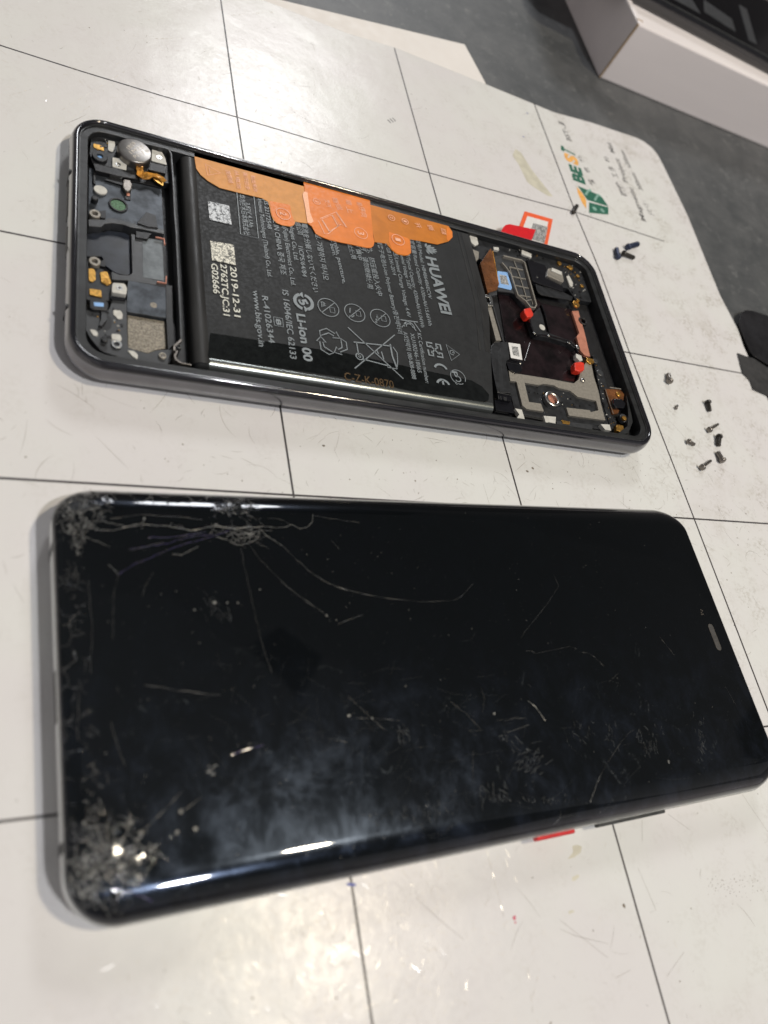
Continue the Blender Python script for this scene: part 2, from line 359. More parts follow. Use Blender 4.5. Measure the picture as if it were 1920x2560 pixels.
M['steel_dark'] = mat('dark_screw_steel', (.06, .055, .05), .35, metal=.8, var=.25, vs=2)
M['steel_blue'] = mat('blue_coated_screw', (.035, .045, .085), .4, metal=.5, var=.25, vs=2)
M['crack'] = mat('crack_glass_edge', (.095, .095, .09), .36, spec=.6, var=.9, vs=1.1)  # uneven colour paints glints along the crack edges, fine ones too
M['crack_fine'] = mat('fine_crack_edge', (.034, .034, .033), .38, spec=.45, var=.9, vs=.9)
M['crack_violet'] = mat('violet_tinted_crack', (.025, .02, .06), .22, spec=.7, var=.6, vs=1.2)
M['smear'] = mat('dried_smear', (.028, .031, .033), .55, spec=.3, var=.8, vs=.8)
M['grey_mesh'] = mat('earpiece_mesh', (.05, .05, .05), .5)
def speckled(name, ca, cb, sc=1.5):
    n = NT(name); v = n.co(); f = n.noise(v, sc, 5, .85)
    n.set(Base_Color=n.mix(n.ramp(f, .48, .53), ca, cb), Roughness=.5); return n.mat
M['datapad'] = speckled('mottled_pale_print', (.60, .63, .66), (.04, .045, .05))
M['datapad2'] = speckled('mottled_cream_print', (.74, .72, .62), (.07, .07, .06))
M['datadark'] = speckled('mottled_dark_print', (.10, .10, .10), (.45, .45, .44), 2.2)

# ================================================================== SETTING
mb = MB(); mb.prism([Vector((-900, -900, 0)), Vector((1500, -900, 0)), Vector((1500, 1500, 0)), Vector((-900, 1500, 0))], -6, -1.6)
tag(obj('table_surface', mb, M['table']), kind='structure')

# white repair mat ------------------------------------------------------------------------------
MORG = (100, -140, 0)
edge = [(-120, -420)] + [(245.0, -420), (244, -200), (245.9, -104)]
pts = [Vector((-140, -420, 0)), Vector((244, -420, 0)), Vector((245.5, -200, 0))] + P('px', [(1860, 866), (1845, 822), (1802, 740), (1761, 640), (1720, 539), (1679, 454), (1660, 415), (1647, 390), (1637, 376), (1626, 365), (1610, 353), (1592, 344), (1560, 333), (1477, 305), (1386, 280), (1213, 209), (990.6, 119), (866, 81), (700, 15)])
tl = pts[-1]; pts += [Vector((tl.x - 120, tl.y + 3, 0)), Vector((-140, tl.y + 4, 0))]
mb = MB(); mb.prism(pts, -1.3, 0)
mat_o = obj('repair_mat', mb, M['white'], origin=MORG, bevel=.3)
tag(mat_o, 'white gridded repair mat with rounded corner, lying under both phones', 'work mat')
mb = MB()
def gline(reg, p, w=.30, z=.02):
    mb.ribbon(P(reg, p, z), w * 1.55)
gline('px', [(-220, 45), (0, 113), (200, 177), (400, 238), (593, 293), (830, 364), (1073, 432), (1260, 483), (1438.5, 530), (1660, 603)])
gline('px', [(-200, 540), (0, 577), (164, 610), (400, 655), (1000, 771), (1574, 882), (1854, 933)], .31, .024)
gline('px', [(-200, 1192), (0, 1195), (100, 1201), (734, 1238), (1305, 1269.5), (1736, 1297), (1960, 1312)], .33, .022)
gline('px', [(-200, 2080), (0, 2054), (164, 2034), (1000, 1930), (1898, 1818), (1960, 1811)], .30, .021)
gline('px', [(540, -90), (552, 0), (593, 293), (646, 640), (698.7, 1006), (734, 1238), (800, 1700), (877, 2195), (931, 2560), (960, 2760)], .31, .028)
gline('px', [(986, 120), (1073, 432), (1160, 740), (1252.6, 1081), (1305, 1269), (1420, 1670), (1532, 2061.5), (1673.6, 2560), (1730, 2760)], .30, .031)
gline('px', [(1335, 258), (1438.5, 530), (1501, 680), (1574, 882), (1706, 1220), (1920, 1777), (1990, 1955)], .32, .034)
obj('grid_lines', mb, M['line'], mat_o)
# scuffs, dirt and scratch lips
mb = MB(); sp_ = MB(); gl = MB()
def hexspeck(B, c, r):
    k = random.randint(5, 7); a0 = random.random() * 6
    B.face([Vector((c.x + r * random.uniform(.5, 1.3) * math.cos(a0 + 6.283 * i / k), c.y + r * random.uniform(.5, 1.3) * math.sin(a0 + 6.283 * i / k), random.uniform(.008, .014))) for i in range(k)])
def scuff(B, x, y, L, w, a, bend, z=.012, dz=0):
    n = 7; p = []; 
    for i in range(n):
        t = i / (n - 1); p.append(Vector((x, y, z + dz * math.sin(t * 3.14)))); x += math.cos(a) * L / n; y += math.sin(a) * L / n; a += bend / n
    B.ribbon(p, w, taper=True)
for i in range(950):
    u = random.random() ** .75
    x = -20 + 262 * u; y = random.uniform(-300, -5) if random.random() < .5 else random.gauss(-172, 18)
    scuff(mb, x, y, random.choice([1, 1.5, 2.5, 4, 8]) * random.uniform(.6, 1.4), random.uniform(.03, .08), random.choice([random.uniform(0, 6.28), random.gauss(.9, .3), random.gauss(2.2, .35)]), random.gauss(0, .8))
for i in range(1300):
    x = -20 + 262 * random.random() ** .7; y = random.uniform(-320, -5) if random.random() < .6 else random.gauss(-172, 22)
    hexspeck(sp_, Vector((x, y, 0)), random.choice([.05, .06, .08, .08, .13, .2]) * random.uniform(.7, 1.2))
for (X, Y) in ((809, 1114), (1318, 1178), (1332, 1171), (1560, 2265)): hexspeck(sp_, at('px', X, Y), .4)
for i in range(110):      # dirty patch near the lower right corner
    c = at('px', random.gauss(1830, 45), random.gauss(2212, 16)); hexspeck(sp_, c, random.uniform(.04, .13))
for p_ in ([(1625, 1000), (1700, 1080), (1760, 1150), (1840, 1190)], [(1225, 1265), (1208, 1210)], [(1040, 2245), (1100, 2300), (1160, 2350)], [(1400, 2300), (1520, 2395)], [(1668, 2440), (1710, 2380)],
           [(1595, 2170), (1640, 2275), (1625, 2282)], [(1605, 2050), (1606, 2105)], [(1670, 2035), (1725, 2075)], [(1855, 1985), (1920, 2080)], [(1400, 2322), (1440, 2340), (1522, 2360)], [(1540, 2445), (1575, 2425)]):
    mb.ribbon(P('px', p_, .014), .065, taper=True)
obj('scuff_marks', mb, M['scratch'], mat_o); obj('dirt_specks', sp_, M['speck'], mat_o)
# tiny raised lips of scratches that catch the lamps: each a sliver tilted out of the mat plane
def glint(x, y, L, w, a, tilt):
    d = Vector((math.cos(a), math.sin(a), 0)); n_ = Vector((-d.y, d.x, 0)); c = Vector((x, y, .02 + abs(tilt) * w / 2))
    up = Vector((0, 0, tilt * w / 2)); p0 = c - d * L / 2; p1 = c + d * L / 2
    gl.face([p0 - n_ * w / 2 - up, p1 - n_ * w / 2 - up, p1 + n_ * w / 2 + up, p0 + n_ * w / 2 + up])
for i in range(1700):
    k = random.random()
    if k < .62: x, y = random.gauss(56, 17), random.gauss(-268, 12)
    elif k < .88: x, y = random.gauss(38, 24), random.gauss(-62, 22)
    else: x, y = random.uniform(-10, 150), random.uniform(-300, -20)
    glint(x, y, random.choice([.3, .4, .5, 1.0, 1.6]), random.uniform(.035, .09), random.uniform(0, 3.14), random.gauss(0, .14))
for (ax, ay, bx, by, nn) in ((115, 610, 300, 250, 0),):
    pass
for (a_, b_) in (((75, 365), (225, 265)), ((155, 275), (310, 180)), ((20, 240), (80, 222)), ((385, 97), (470, 96)), ((390, 125), (460, 126)), ((560, 40), (690, 30)), ((340, 30), (380, 25)), ((780, 2190), (850, 2400)), ((900, 2290), (800, 2430)), ((520, 2290), (500, 2340)), ((320, 2440), (330, 2490)), ((1235, 2110), (1290, 2200)), ((1215, 2120), (1262, 2300)), ((1320, 2420), (1335, 2560)), ((1360, 2380), (1330, 2500))):
    A_, B_ = at('px', *a_), at('px', *b_); n_ = int((B_ - A_).length / .8) + 1; an = math.atan2(B_.y - A_.y, B_.x - A_.x)
    for i in range(n_):
        if random.random() < .55:
            q = A_.lerp(B_, (i + random.random()) / n_); glint(q.x, q.y, random.uniform(.4, 1.2), .09, an, random.gauss(0, .3))
obj('scratch_lips', gl, M['glint'], mat_o)
mb = MB(); mb.pp('px', [(1289, 372), (1303, 382), (1330, 425), (1383, 492), (1370, 490), (1335, 468), (1318, 455), (1296, 410), (1281, 388)], .004, .016, .6); obj('glue_stain', mb, M['stain'], mat_o)
mb = MB(); mb.pp('g9', [(500, 650), (530, 645), (558, 655), (550, 690), (510, 720), (470, 730), (505, 690)], .004, .018, .3)
obj('glue_stain', mb, M['stain'], mat_o); mb = MB(); mb.pp('g9', [(500, 835), (535, 820), (543, 832), (515, 858), (497, 858)], .004, .018, .2); obj('glue_stain', mb, M['stain'], mat_o)
mb = MB(); mb.pp('g9', [(475, 1040), (500, 1030), (515, 1040), (480, 1056)], .004, .018, .2); obj('glue_stain', mb, M['stain'], mat_o)
mb = MB(); mb.ribbon(P('g7', [(555, 768), (600, 772)], .045), .45); obj('pen_tick', mb, M['ink_blue'], mat_o)
for (nm, X_, Y_, r_, m_) in (('ink_dot', 1318, 283, .45, 'ink_blue'), ('ink_dot', 1309, 342, .4, 'ink_blue'), ('ink_dot', 1285, 2294, .5, 'ink_pink'), ('ink_dot', 1288, 2306, .25, 'ink_pink')):
    mb = MB(); hexspeck(mb, at('px', X_, Y_), r_)
    for v_ in mb.v: v_.z += .03
    obj(nm, mb, M[m_], mat_o)
# printed logo and lettering
zt = .02
mb = MB()
mb.text('BE', at('b1', 475, 770), at('b1', 420, 588), 5.2, zt, .055); mb.text('T', at('b1', 352, 455), at('b1', 345, 400), 6.0, zt, .04)
mb.face(P('b1', [(580, 985), (790, 1040), (790, 1120), (578, 1100)], zt)); mb.face(P('b1', [(455, 805), (560, 850), (665, 895), (720, 930), (790, 1030), (560, 960), (500, 870)], zt))
obj('logo_green', mb, M['ink_green'], mat_o)
mb = MB(); mb.text('S', at('b1', 395, 560), at('b1', 372, 465), 5.6, zt, .055)
mb.face(P('b1', [(445, 815), (500, 880), (545, 950), (550, 1060), (500, 985), (455, 880)], zt)); obj('logo_orange', mb, M['ink_orange'], mat_o)
mb = MB()
for c in ((640, 1055), (725, 1075)): mb.disc(at('b1', *c), 1.0, zt + .004, zt + .012)
mb.ribbon(P('b1', [(540, 905), (570, 860), (600, 850)], zt + .01), .9); mb.ribbon(P('b1', [(640, 965), (680, 900), (712, 925)], zt + .01), .9)
obj('logo_cutouts', mb, M['ink_lime'], mat_o)
mb = MB()
mb.text('精', at('b1', 632, 800), at('b1', 590, 735), 2.2, zt, .04); mb.text('密', at('b1', 585, 665), at('b1', 545, 605), 2.2, zt, .04); mb.text('垫', at('b1', 525, 550), at('b1', 475, 475), 2.2, zt, .04)
mb.text('BST-', at('l1', 600, 860), at('l1', 400, 400), 2.3, zt, .028); mb.text('J', at('l1', 350, 370), at('l1', 290, 200), 2.3, zt, .028)
mb.text('磁性', at('l2', 760, 1480), at('l2', 600, 1150), 2.6, zt, .028); mb.text('工', at('l2', 560, 1050), at('l2', 500, 950), 2.4, zt, .028); mb.text('作', at('l2', 480, 900), at('l2', 430, 800), 2.6, zt, .028); mb.text('垫', at('l2', 400, 700), at('l2', 340, 570), 2.6, zt, .028)
mb.text('Magnetic', at('l2', 1190, 2050), at('l2', 880, 1270), 2.4, zt, .028); mb.text('Project', at('l2', 780, 1160), at('l2', 560, 600), 2.4, zt, .028); mb.text('Mat', at('l2', 480, 480), at('l2', 370, 230), 2.4, zt, .028)
mb.text('尺寸:', at('l2', 1400, 1930), at('l2', 1190, 1580), 2.2, zt); mb.text('300mm', at('l2', 1130, 1340), at('l2', 930, 930), 2.3, zt, .028); mb.text('x200mm', at('l2', 860, 830), at('l2', 680, 420), 2.3, zt, .028)
obj('printed_lettering', mb, M['ink_grey'], mat_o)
mb = MB(); mb.text('III', at('t4', 685, 560), at('t4', 712, 550), 1.6, zt); obj('stray_tick_marks', mb, M['ink_grey'], mat_o)

# paper sheet under the mat
pp = P('px', [(560, -40), (703, 0), (1161.5, 111), (1213, 206)], -1.4); q = pp[-1]
pp += [Vector((q.x - 3, q.y - 40, 0)), Vector((pp[0].x, pp[0].y - 70, 0))]
mb = MB(); mb.prism(pp, -1.58, -1.4); tag(obj('paper_sheet', mb, M['paper'], origin=tuple(pp[2])), 'plain white paper sheet poking out from under the far edge of the mat', 'paper')

# ================================================================== BOX with dark phone
B0 = at('px', 1497, 195, -1.6); Bl = at('px', 1407, 0, -1.6); ud = (Bl - B0).normalized(); vd = (at('px', 1920, 372, -1.6) - B0).normalized()
u2 = Vector((vd.y, -vd.x, 0)); u2 = -u2 if u2.dot(ud) < 0 else u2; ud = (ud * .6 + u2 * .4).normalized()
H = 23.5; BL, BW = 190.0, 110.0
def bp(a, b, z): q = B0 + vd * a + ud * b; return Vector((q.x, q.y, z))
box = empty('cardboard_box', tuple(B0), 'open white cardboard box holding a dark phone, beyond the mat', 'box')
def wall(name, a0, a1, b0, b1, z0, z1, m, bv=.35):
    w = MB(); w.prism([bp(a0, b0, 0), bp(a1, b0, 0), bp(a1, b1, 0), bp(a0, b1, 0)], z0, z1); return obj(name, w, m, box, bevel=bv)
zb = -1.58; zt_ = H
wall('front_wall', .5, BL, 0, 3.0, zb, zt_, M['card'], .7); wall('side_wall', 0, 3.2, .6, BW, zb, zt_ + .3, M['card'], .6)
wall('rear_wall', 3.4, BL, BW - 3, BW, zb, zt_, M['card']); wall('side_wall', BL + .1, BL + 3, 0, BW, zb, zt_, M['card'])
wall('insert', 3.3, BL - .1, 3.1, BW - 3.1, 6, H - .5, M['card'], .2); wall('base_panel', 3.3, BL - .1, 3.1, BW - 3.1, zb, 1, M['card'], 0)
w = MB(); w.ribbon([bp(.25, .3, zb + .2), bp(.25, .3, zt_ - .1)], .1) if False else None
w = MB(); w.prism([bp(-.15, -.12, 0), bp(.6, -.12, 0), bp(.6, .62, 0), bp(-.15, .62, 0)], zb + .3, zt_ - .1); w.prism([bp(.3, 2.6, 0), bp(3.3, 2.6, 0), bp(3.3, 3.3, 0), bp(.3, 3.3, 0)], zt_ - 1, zt_ + .45); obj('cut_edge', w, M['kraft'], box, bevel=.1)
zi = H - .5
# phone lying in the box: its near long edge follows the line seen in the photograph
e0 = at('b4', 380, 5, zi + 1); e1 = at('b4', 1659, 680, zi + 1); dd = (e1 - e0).normalized(); nn = Vector((-dd.y, dd.x, 0)); 
o0 = e0 - dd * 25
dp = empty('boxed_phone', tuple(o0), 'dark glossy phone lying inside the white box', 'phone')
def dq(a, b): return o0 + dd * a + nn * b
w = MB(); w.prism(rounded([dq(0, 0), dq(160, 0), dq(160, 72), dq(0, 72)], 9, 8), zi + .05, zi + 5.5); obj('body', w, M['gloss_black'], dp, bevel=1.2, seg=4)
w = MB(); w.ribbon([Vector((q.x, q.y, 0)) for q in rounded([dq(2.2, 2.2), dq(157.8, 2.2), dq(157.8, 69.8), dq(2.2, 69.8)], 8, 8)], .9, zi + 5.3, zi + 5.9, closed=True); obj('bezel', w, M['bezel'], dp, bevel=.2)
w = MB(); w.prism(rounded([dq(3.6, 3.6), dq(156.4, 3.6), dq(156.4, 68.4), dq(3.6, 68.4)], 7, 8), zi + 5.4, zi + 5.62); obj('screen', w, M['dark_glass'], dp)
for q4 in ([(30, 8), (62, 8), (58, 30), (40, 34), (30, 26)], [(66, 12), (84, 9), (86, 20), (70, 24)], [(92, 8), (97, 8), (104, 40), (99, 40)]):
    w = MB(); w.prism([dq(*q) for q in q4], zi + 5.62, zi + 5.9); obj('screen_reflection', w, M['plastic2'], dp, bevel=.1)  # raised grey shapes standing in for reflections in the boxed phone's screen
# packing sleeve resting behind (the pale strip in the corner of the view)
w = MB(); w.prism([bp(20, BW - 24, 0), bp(BL - 2, BW - 24, 0), bp(BL - 2, BW - 3.2, 0), bp(20, BW - 3.2, 0)], zi, zi + 9); obj('padding_flap', w, M['card'], box, bevel=.5)

# ================================================================== BLACK SHEETS at the right edge
def sheet(name, px_, z, m, label, lift=.5):
    pts = P('px', px_, z); o_ = pts[0]; w = MB(); w.prism(pts, z - .25, z)
    o = obj(name, w, m, origin=tuple(o_), bevel=.08); return tag(o, label, 'plastic sheet', 'black plastic sheets at the right edge')
sheet('plastic_sheet', [(1853, 781), (1866, 775), (1884, 777), (1905, 784), (2000, 812), (2060, 985), (1960, 960), (1920, 911), (1885, 890), (1876, 878), (1852, 824), (1847, 808)], .9, M['sheet_black'], 'black plastic sheet overhanging the mat edge, the upper and darker of the two')
sheet('plastic_sheet', [(1844, 882), (1862, 889), (1885, 896), (1915, 916), (2000, 960), (2080, 1090), (1985, 1030), (1920, 990), (1902, 982), (1883, 973), (1876, 953), (1869, 944), (1857, 933)], .45, M['sheet_grey'], 'charcoal plastic sheet with pointed corner on the mat, the lower of the two')

# ================================================================== SCREWS
def screw_mesh(L, rh, rs, ht):
    """lies on its side: shank along +x, head at the origin, resting on z=0"""
    head = MB(); n = 14; zc = rh
    def ringp(x, r, c=zc): return [Vector((x, r * math.cos(2 * math.pi * i / n), c + r * math.sin(2 * math.pi * i / n))) for i in range(n)]
    head.loops([ringp(-ht, rh * .7), ringp(-ht * .7, rh * .95), ringp(0, rh), ringp(.12, rs)], True, True)
    sh = MB(); ls = []; k = max(4, int(L / .3))
    for i in range(k + 1):
        x = .1 + (L - .1) * i / k; ls.append(ringp(x, rs * (1.0 if i % 2 else .80))); 
    ls.append(ringp(L + .12, rs * .5)); sh.loops(ls, True, True)
    return head, sh
SCG = 'small screws scattered on the mat'
def screw(hx, hy, tx, ty, rh, rs, m, label, upright=False, small=False, group=SCG):
    a = at('px', hx, hy, rh); b = at('px', tx, ty, rh * .6); d = b - a; d.z = 0; L = max(.5, d.length)
    root = empty('screw', (a.x, a.y, 0), label, 'screw', group)
    head, sh = screw_mesh(L, rh, rs, rh * .7)
    for nm, w in (('head', head), ('shank', sh)):
        me = bpy.data.meshes.new(nm); me.from_pydata([tuple(v * S) for v in w.v], [], w.f); me.materials.append(m)
        me.polygons.foreach_set('use_smooth', [True] * len(me.polygons))
        o = bpy.data.objects.new(nm, me); COL.objects.link(o); o.parent = root
    tilt = math.atan2(rh - rs, L)
    if upright: root.rotation_euler = (0, math.radians(90), random.random() * 3); root.location.z = rh * .5 * S
    else: root.rotation_euler = (0, tilt, math.atan2(d.y, d.x))
    return root
screw(1433, 531, 1441, 516, .75, .7, M['steel_dark'], 'dark stubby screw beside the green and orange logo on the mat')
screw(1545, 642, 1540, 624, 1.05, .85, M['steel_blue'], 'blue-tinted short screw, leftmost of the three heaped below the mat logo')
screw(1560, 634, 1584, 645, 1.1, .8, M['steel_dark'], 'dark screw lying across the lower side of the heap of three')
screw(1571, 617, 1592, 612, 1.2, 1.0, M['steel_blue'], 'blue-capped screw, uppermost of the heap of three below the logo')
screw(1674, 952, 1670, 936, 1.15, .75, M['steel'], 'short grey screw alone above the rest, nearest the phone frame corner')
screw(1690, 1020, 1693, 1014, .55, .4, M['steel'], 'tiniest screw, a grey speck between the lone short screw and the pair below')
screw(1770, 1006, 1774, 1027, 1.1, .72, M['steel_dark'], 'dark screw standing head up the page, top of the right-hand column of screws')
screw(1774, 1074, 1796, 1060, 1.0, .45, M['steel'], 'long thin grey screw pointing up and right between two thick dark screws')
screw(1798, 1092, 1795, 1113, 1.1, .8, M['steel_dark'], 'thick dark screw, third down the right-hand column, below the upper thin screw')
screw(1722, 1104, 1734, 1111, .9, .6, M['steel'], 'pale blunt screw left of the column, lying near the grid line')
screw(1806, 1150, 1794, 1132, 1.15, .8, M['steel'], 'thick grey screw with its head down and right, lowest thick one in the column')
screw(1756, 1168, 1778, 1151, 1.05, .45, M['steel'], 'long thin grey screw at the very bottom left of the scattered screws')

# ================================================================== LABEL and RED TAB beyond the frame
w = MB(); qp = [(1312, 528), (1382, 548), (1366, 625), (1285, 600)]
lab = empty('sticker_label', tuple(at('px', 1340, 575, 0)), 'white sticker with orange-red border on the mat behind the open phone', 'sticker')
w.prism(P('px', qp, .15), .05, .15); obj('border', w, M['label_border'], lab)
c = P('px', qp, .15); cc = sum(c, Vector()) / 4; w = MB(); w.prism([cc + (p - cc) * .74 for p in c], .15, .19); obj('white_panel', w, M['label'], lab)
w = MB(); cs = [cc + (p - cc) * .52 for p in c]; w.prism([p + Vector((1.2, -1.0, 0)) for p in cs], .19, .21); obj('faded_print', w, M['datadark'], lab)
w = MB(); rp = P('r7', [(500, 125), (545, 35), (575, 8), (620, 0), (920, 65), (850, 240)], 3.2); w.prism(rp, 3.0, 3.2); 
tag(obj('red_tab', w, M['red_tape'], origin=tuple(rp[0]), bevel=.06), 'bright red tape tab sticking out from the far side of the open phone', 'tape tab')
# ================================================================== OPEN PHONE (back removed)
FC = Vector((94.6629, -122.7189, 0)); FT = -0.0289; GC = Vector((91.8739, -218.7478, 0)); GT = 0.0251
LL, WW, RR = 158.0, 73.4, 8.2
def rrp(c, th, L, W_, r, inset=0, z=0.0, n=12, cx=0, cy=0):
    """rounded-rectangle loop; inset moves it inward"""
    a, b = L / 2 - inset, W_ / 2 - inset; r = max(.6, r - inset); out = []
    for (sx, sy, a0) in ((1, 1, 0), (-1, 1, 90), (-1, -1, 180), (1, -1, 270)):
        for i in range(n + 1):
            t = math.radians(a0 + 90 * i / n); x = cx + sx * (a - r) + r * math.cos(t); y = cy + sy * (b - r) + r * math.sin(t)
            out.append(Vector((c.x + x * math.cos(th) - y * math.sin(th), c.y + x * math.sin(th) + y * math.cos(th), z)))
    return out
def fl(x, y, z=0.0):
    return Vector((FC.x + x * math.cos(FT) - y * math.sin(FT), FC.y + x * math.sin(FT) + y * math.cos(FT), z))
ph = empty('open_phone', tuple(FC), 'opened dark phone frame with its battery, ribbon cables and chips exposed', 'phone')
R_ = lambda i, z: rrp(FC, FT, LL, WW, RR, i, z)
mb = MB(); mb.loops([R_(4.2, .03), R_(2.5, .4), R_(1.3, 1.1), R_(.5, 2.1), R_(.12, 3.1), R_(0, 4.2), R_(.08, 5.2), R_(.3, 6.0)], True); obj('side_rail', mb, M['rail'], ph, smooth=True)
mb = MB(); mb.loops([R_(.3, 6.0), R_(.42, 6.5), R_(.65, 6.95), R_(.95, 7.25), R_(1.3, 7.4), R_(1.62, 7.33), R_(1.82, 7.1), R_(1.86, 6.85)]); obj('polished_rim', mb, M['rim'], ph, smooth=True)
mb = MB(); mb.loops([R_(1.86, 6.85), R_(1.95, 6.7), R_(2.2, 6.68), R_(2.25, 6.4), R_(3.8, 6.4), R_(3.92, 6.3), R_(4.0, 5.0), R_(4.0, 2.6)]); obj('adhesive_ledge', mb, M['ledge'], ph, smooth=False)
mb = MB(); mb.loops([R_(1.0, .3), R_(3.6, 2.8)][1:] * 1 + [R_(3.61, 2.81)], False, True); obj('mid_plate', mb, M['black'], ph)
# ports and seams in the left end wall
def wallbox(x0, x1, y0, y1, z0, z1, name, m, bv=.1):
    w = MB(); w.prism([fl(x0, y0), fl(x1, y0), fl(x1, y1), fl(x0, y1)], z0, z1); return obj(name, w, m, ph, bevel=bv)
wallbox(-79.08, -78.0, 4.5, 15.5, 2.9, 5.0, 'speaker_slot', M['black']); wallbox(-79.1, -78, -6.5, 1.5, 2.7, 5.4, 'port_opening', M['black'], .5)
wallbox(-79.04, -78, 17, 17.6, 1.6, 6.3, 'antenna_seam', M['plastic2'], 0); wallbox(-79.04, -78, -22, -21.4, 1.6, 6.3, 'antenna_seam', M['plastic2'], 0)

def part(name, m, reg, pts, z0, z1, r=0.0, bevel=.07, label=None, parent=None):
    w = MB(); w.pp(reg, pts, z0, z1, r); return obj(name, w, m, parent or ph, bevel=bevel, label=label)
def pdisc(name, m, reg, c, r, z0, z1, ry=None, bevel=.05, parent=None):
    w = MB(); w.disc(at(reg, c[0], c[1], z1), r, z0, z1, ry=ry); return obj(name, w, m, parent or ph, bevel=bevel)
def pring(name, m, reg, c, r0, r1, z0, z1, bevel=.04, ry=1.0, parent=None):
    w = MB(); w.ring(at(reg, c[0], c[1], z1), r0, r1, z0, z1, ry=ry); return obj(name, w, m, parent or ph, bevel=bevel)

# ---- left bay
part('lower_bracket', M['plastic'], 'r1', [(425, 225), (640, 215), (860, 300), (1230, 400), (1300, 450), (1335, 560), (1345, 820), (1270, 820), (940, 700), (420, 590), (385, 480), (400, 330)], 2.9, 4.9, .4)
part('lower_bracket', M['plastic2'], 'r2', [(300, 900), (610, 900), (650, 780), (815, 780), (815, 900), (830, 1330), (1060, 1400), (1150, 1360), (1340, 1350), (1330, 1480), (1260, 1540), (950, 1490), (700, 1430), (520, 1370), (400, 1230), (330, 1100)], 2.9, 4.6, .5)
part('speaker_plate', M['blue_metal'], 'r1', [(380, 640), (620, 690), (760, 740), (900, 790), (1215, 870), (1245, 1420), (1230, 1450), (560, 1260), (370, 1200)], 2.9, 3.9, .3)
part('contact_slot', M['black'], 'r1', [(430, 588), (640, 640), (940, 690), (945, 775), (760, 745), (455, 672)], 3.9, 5.2, .1)
part('contact_slot', M['black'], 'r1', [(432, 660), (458, 668), (456, 830), (430, 820)], 3.9, 4.5, 0)
part('black_channel', M['black'], 'r1', [(560, 780), (650, 740), (760, 790), (900, 790), (930, 700), (1220, 790), (1215, 870), (900, 800), (760, 840)], 3.95, 4.4, .1)
w = MB()
for i in range(9): w.disc(at('r1', 628 + i * 16, 722 + i * 5, 4.95), .13, 4.4, 4.95, 8)
obj('contact_strip', w, M['silver'], ph)
pdisc('bracket_hole', M['black'], 'r1', (528, 335), .95, 4.85, 4.93)
part('gold_contact', M['gold'], 'r1', [(430, 360), (510, 378), (552, 405), (556, 448), (520, 440), (430, 408)], 4.9, 5.05, .2)
ring = pring('microphone_seal', M['plastic'], 'r1', (508, 505), .62, 1.75, 4.9, 5.7, .12); pdisc('seal_opening', M['blue_label'], 'r1', (508, 510), .6, 4.9, 5.2, parent=ring)
part('solder_pad', M['cream'], 'r1', [(600, 325), (680, 340), (682, 420), (650, 460), (600, 438)], 4.9, 5.15, .3)
sp1 = part('solder_pad', M['cream'], 'r1', [(650, 520), (740, 535), (815, 600), (812, 670), (650, 628)], 4.9, 5.3, .3)
pring('screw_hole', M['silver'], 'r1', (715, 602), .28, .62, 5.2, 5.42, parent=sp1)
sp2 = part('solder_pad', M['cream'], 'r1', [(1105, 425), (1220, 458), (1258, 525), (1278, 608), (1100, 560)], 4.9, 5.2, .3); pring('screw_hole', M['silver'], 'r1', (1190, 520), .3, .7, 5.2, 5.35, parent=sp2)
part('solder_pad', M['plastic2'], 'r1', [(820, 610), (885, 632), (870, 672), (820, 660)], 4.9, 5.0, .1)
# coin vibration motor
mc = at('r1', 912, 440, 7.1)
mot = MB(); 
def circ(c, r, z, n=48): return [Vector((c.x + r * math.cos(2 * math.pi * i / n), c.y + r * math.sin(2 * math.pi * i / n), z)) for i in range(n)]
mot.loops([circ(mc, 3.95, 4.7), circ(mc, 3.98, 6.5), circ(mc, 3.95, 6.85), circ(mc, 3.8, 7.05), circ(mc, 3.62, 7.1)], False, True)
mo = obj('vibration_motor', mot, M['motor'], ph, smooth=True, label='round silver coin motor with etched digits')
w = MB(); w.text('1BS9', at('r1', 825, 420, 7.13), at('r1', 905, 352, 7.13), 1.0, 7.13); w.text('1M22', at('r1', 855, 470, 7.13), at('r1', 1000, 395, 7.13), 1.0, 7.13); w.text('P117 8', at('r1', 900, 520, 7.13), at('r1', 1060, 440, 7.13), .95, 7.13); obj('etched_digits', w, M['etch'], mo)
# amber flex of the motor, crumpled
def crumple(name, m, reg, pts, wd, z, parent=None, seed=1):
    random.seed(seed); c = P(reg, pts, z); w = MB(); rows = []
    for i, p in enumerate(c):
        d = (c[min(i + 1, len(c) - 1)] - c[max(i - 1, 0)]); d.z = 0; d.normalize(); nn_ = Vector((-d.y, d.x, 0)); row = []
        for j in range(5):
            t = j / 4 - .5; row.append(p + nn_ * wd * t + Vector((random.uniform(-.12, .12), random.uniform(-.12, .12), random.uniform(-.35, .35))))
        rows.append(row)
    b = len(w.v)
    for r in rows: w.v += r
    for i in range(len(rows) - 1):
        for j in range(4): w.f.append([b + i * 5 + j, b + i * 5 + j + 1, b + (i + 1) * 5 + j + 1, b + (i + 1) * 5 + j]); w.m.append(0)
    o = obj(name, w, m, parent or ph); sd = o.modifiers.new('thick', 'SOLIDIFY'); sd.thickness = .06 * S; return o
crumple('motor_flex', M['goldflex'], 'r1', [(985, 590), (965, 625), (960, 660), (975, 690), (960, 725), (1000, 740), (1050, 730), (1110, 720), (1160, 735), (1215, 760), (1250, 800)], 1.6, 5.7, seed=3)
part('flex_pad', M['gold'], 'r1', [(1110, 715), (1165, 705), (1250, 770), (1235, 850), (1180, 820), (1120, 770)], 5.2, 5.5, .2)
part('rubber_clip', M['black'], 'r1', [(1085, 600), (1200, 600), (1270, 650), (1265, 710), (1140, 680), (1060, 660)], 4.9, 6.0, .3, .2)
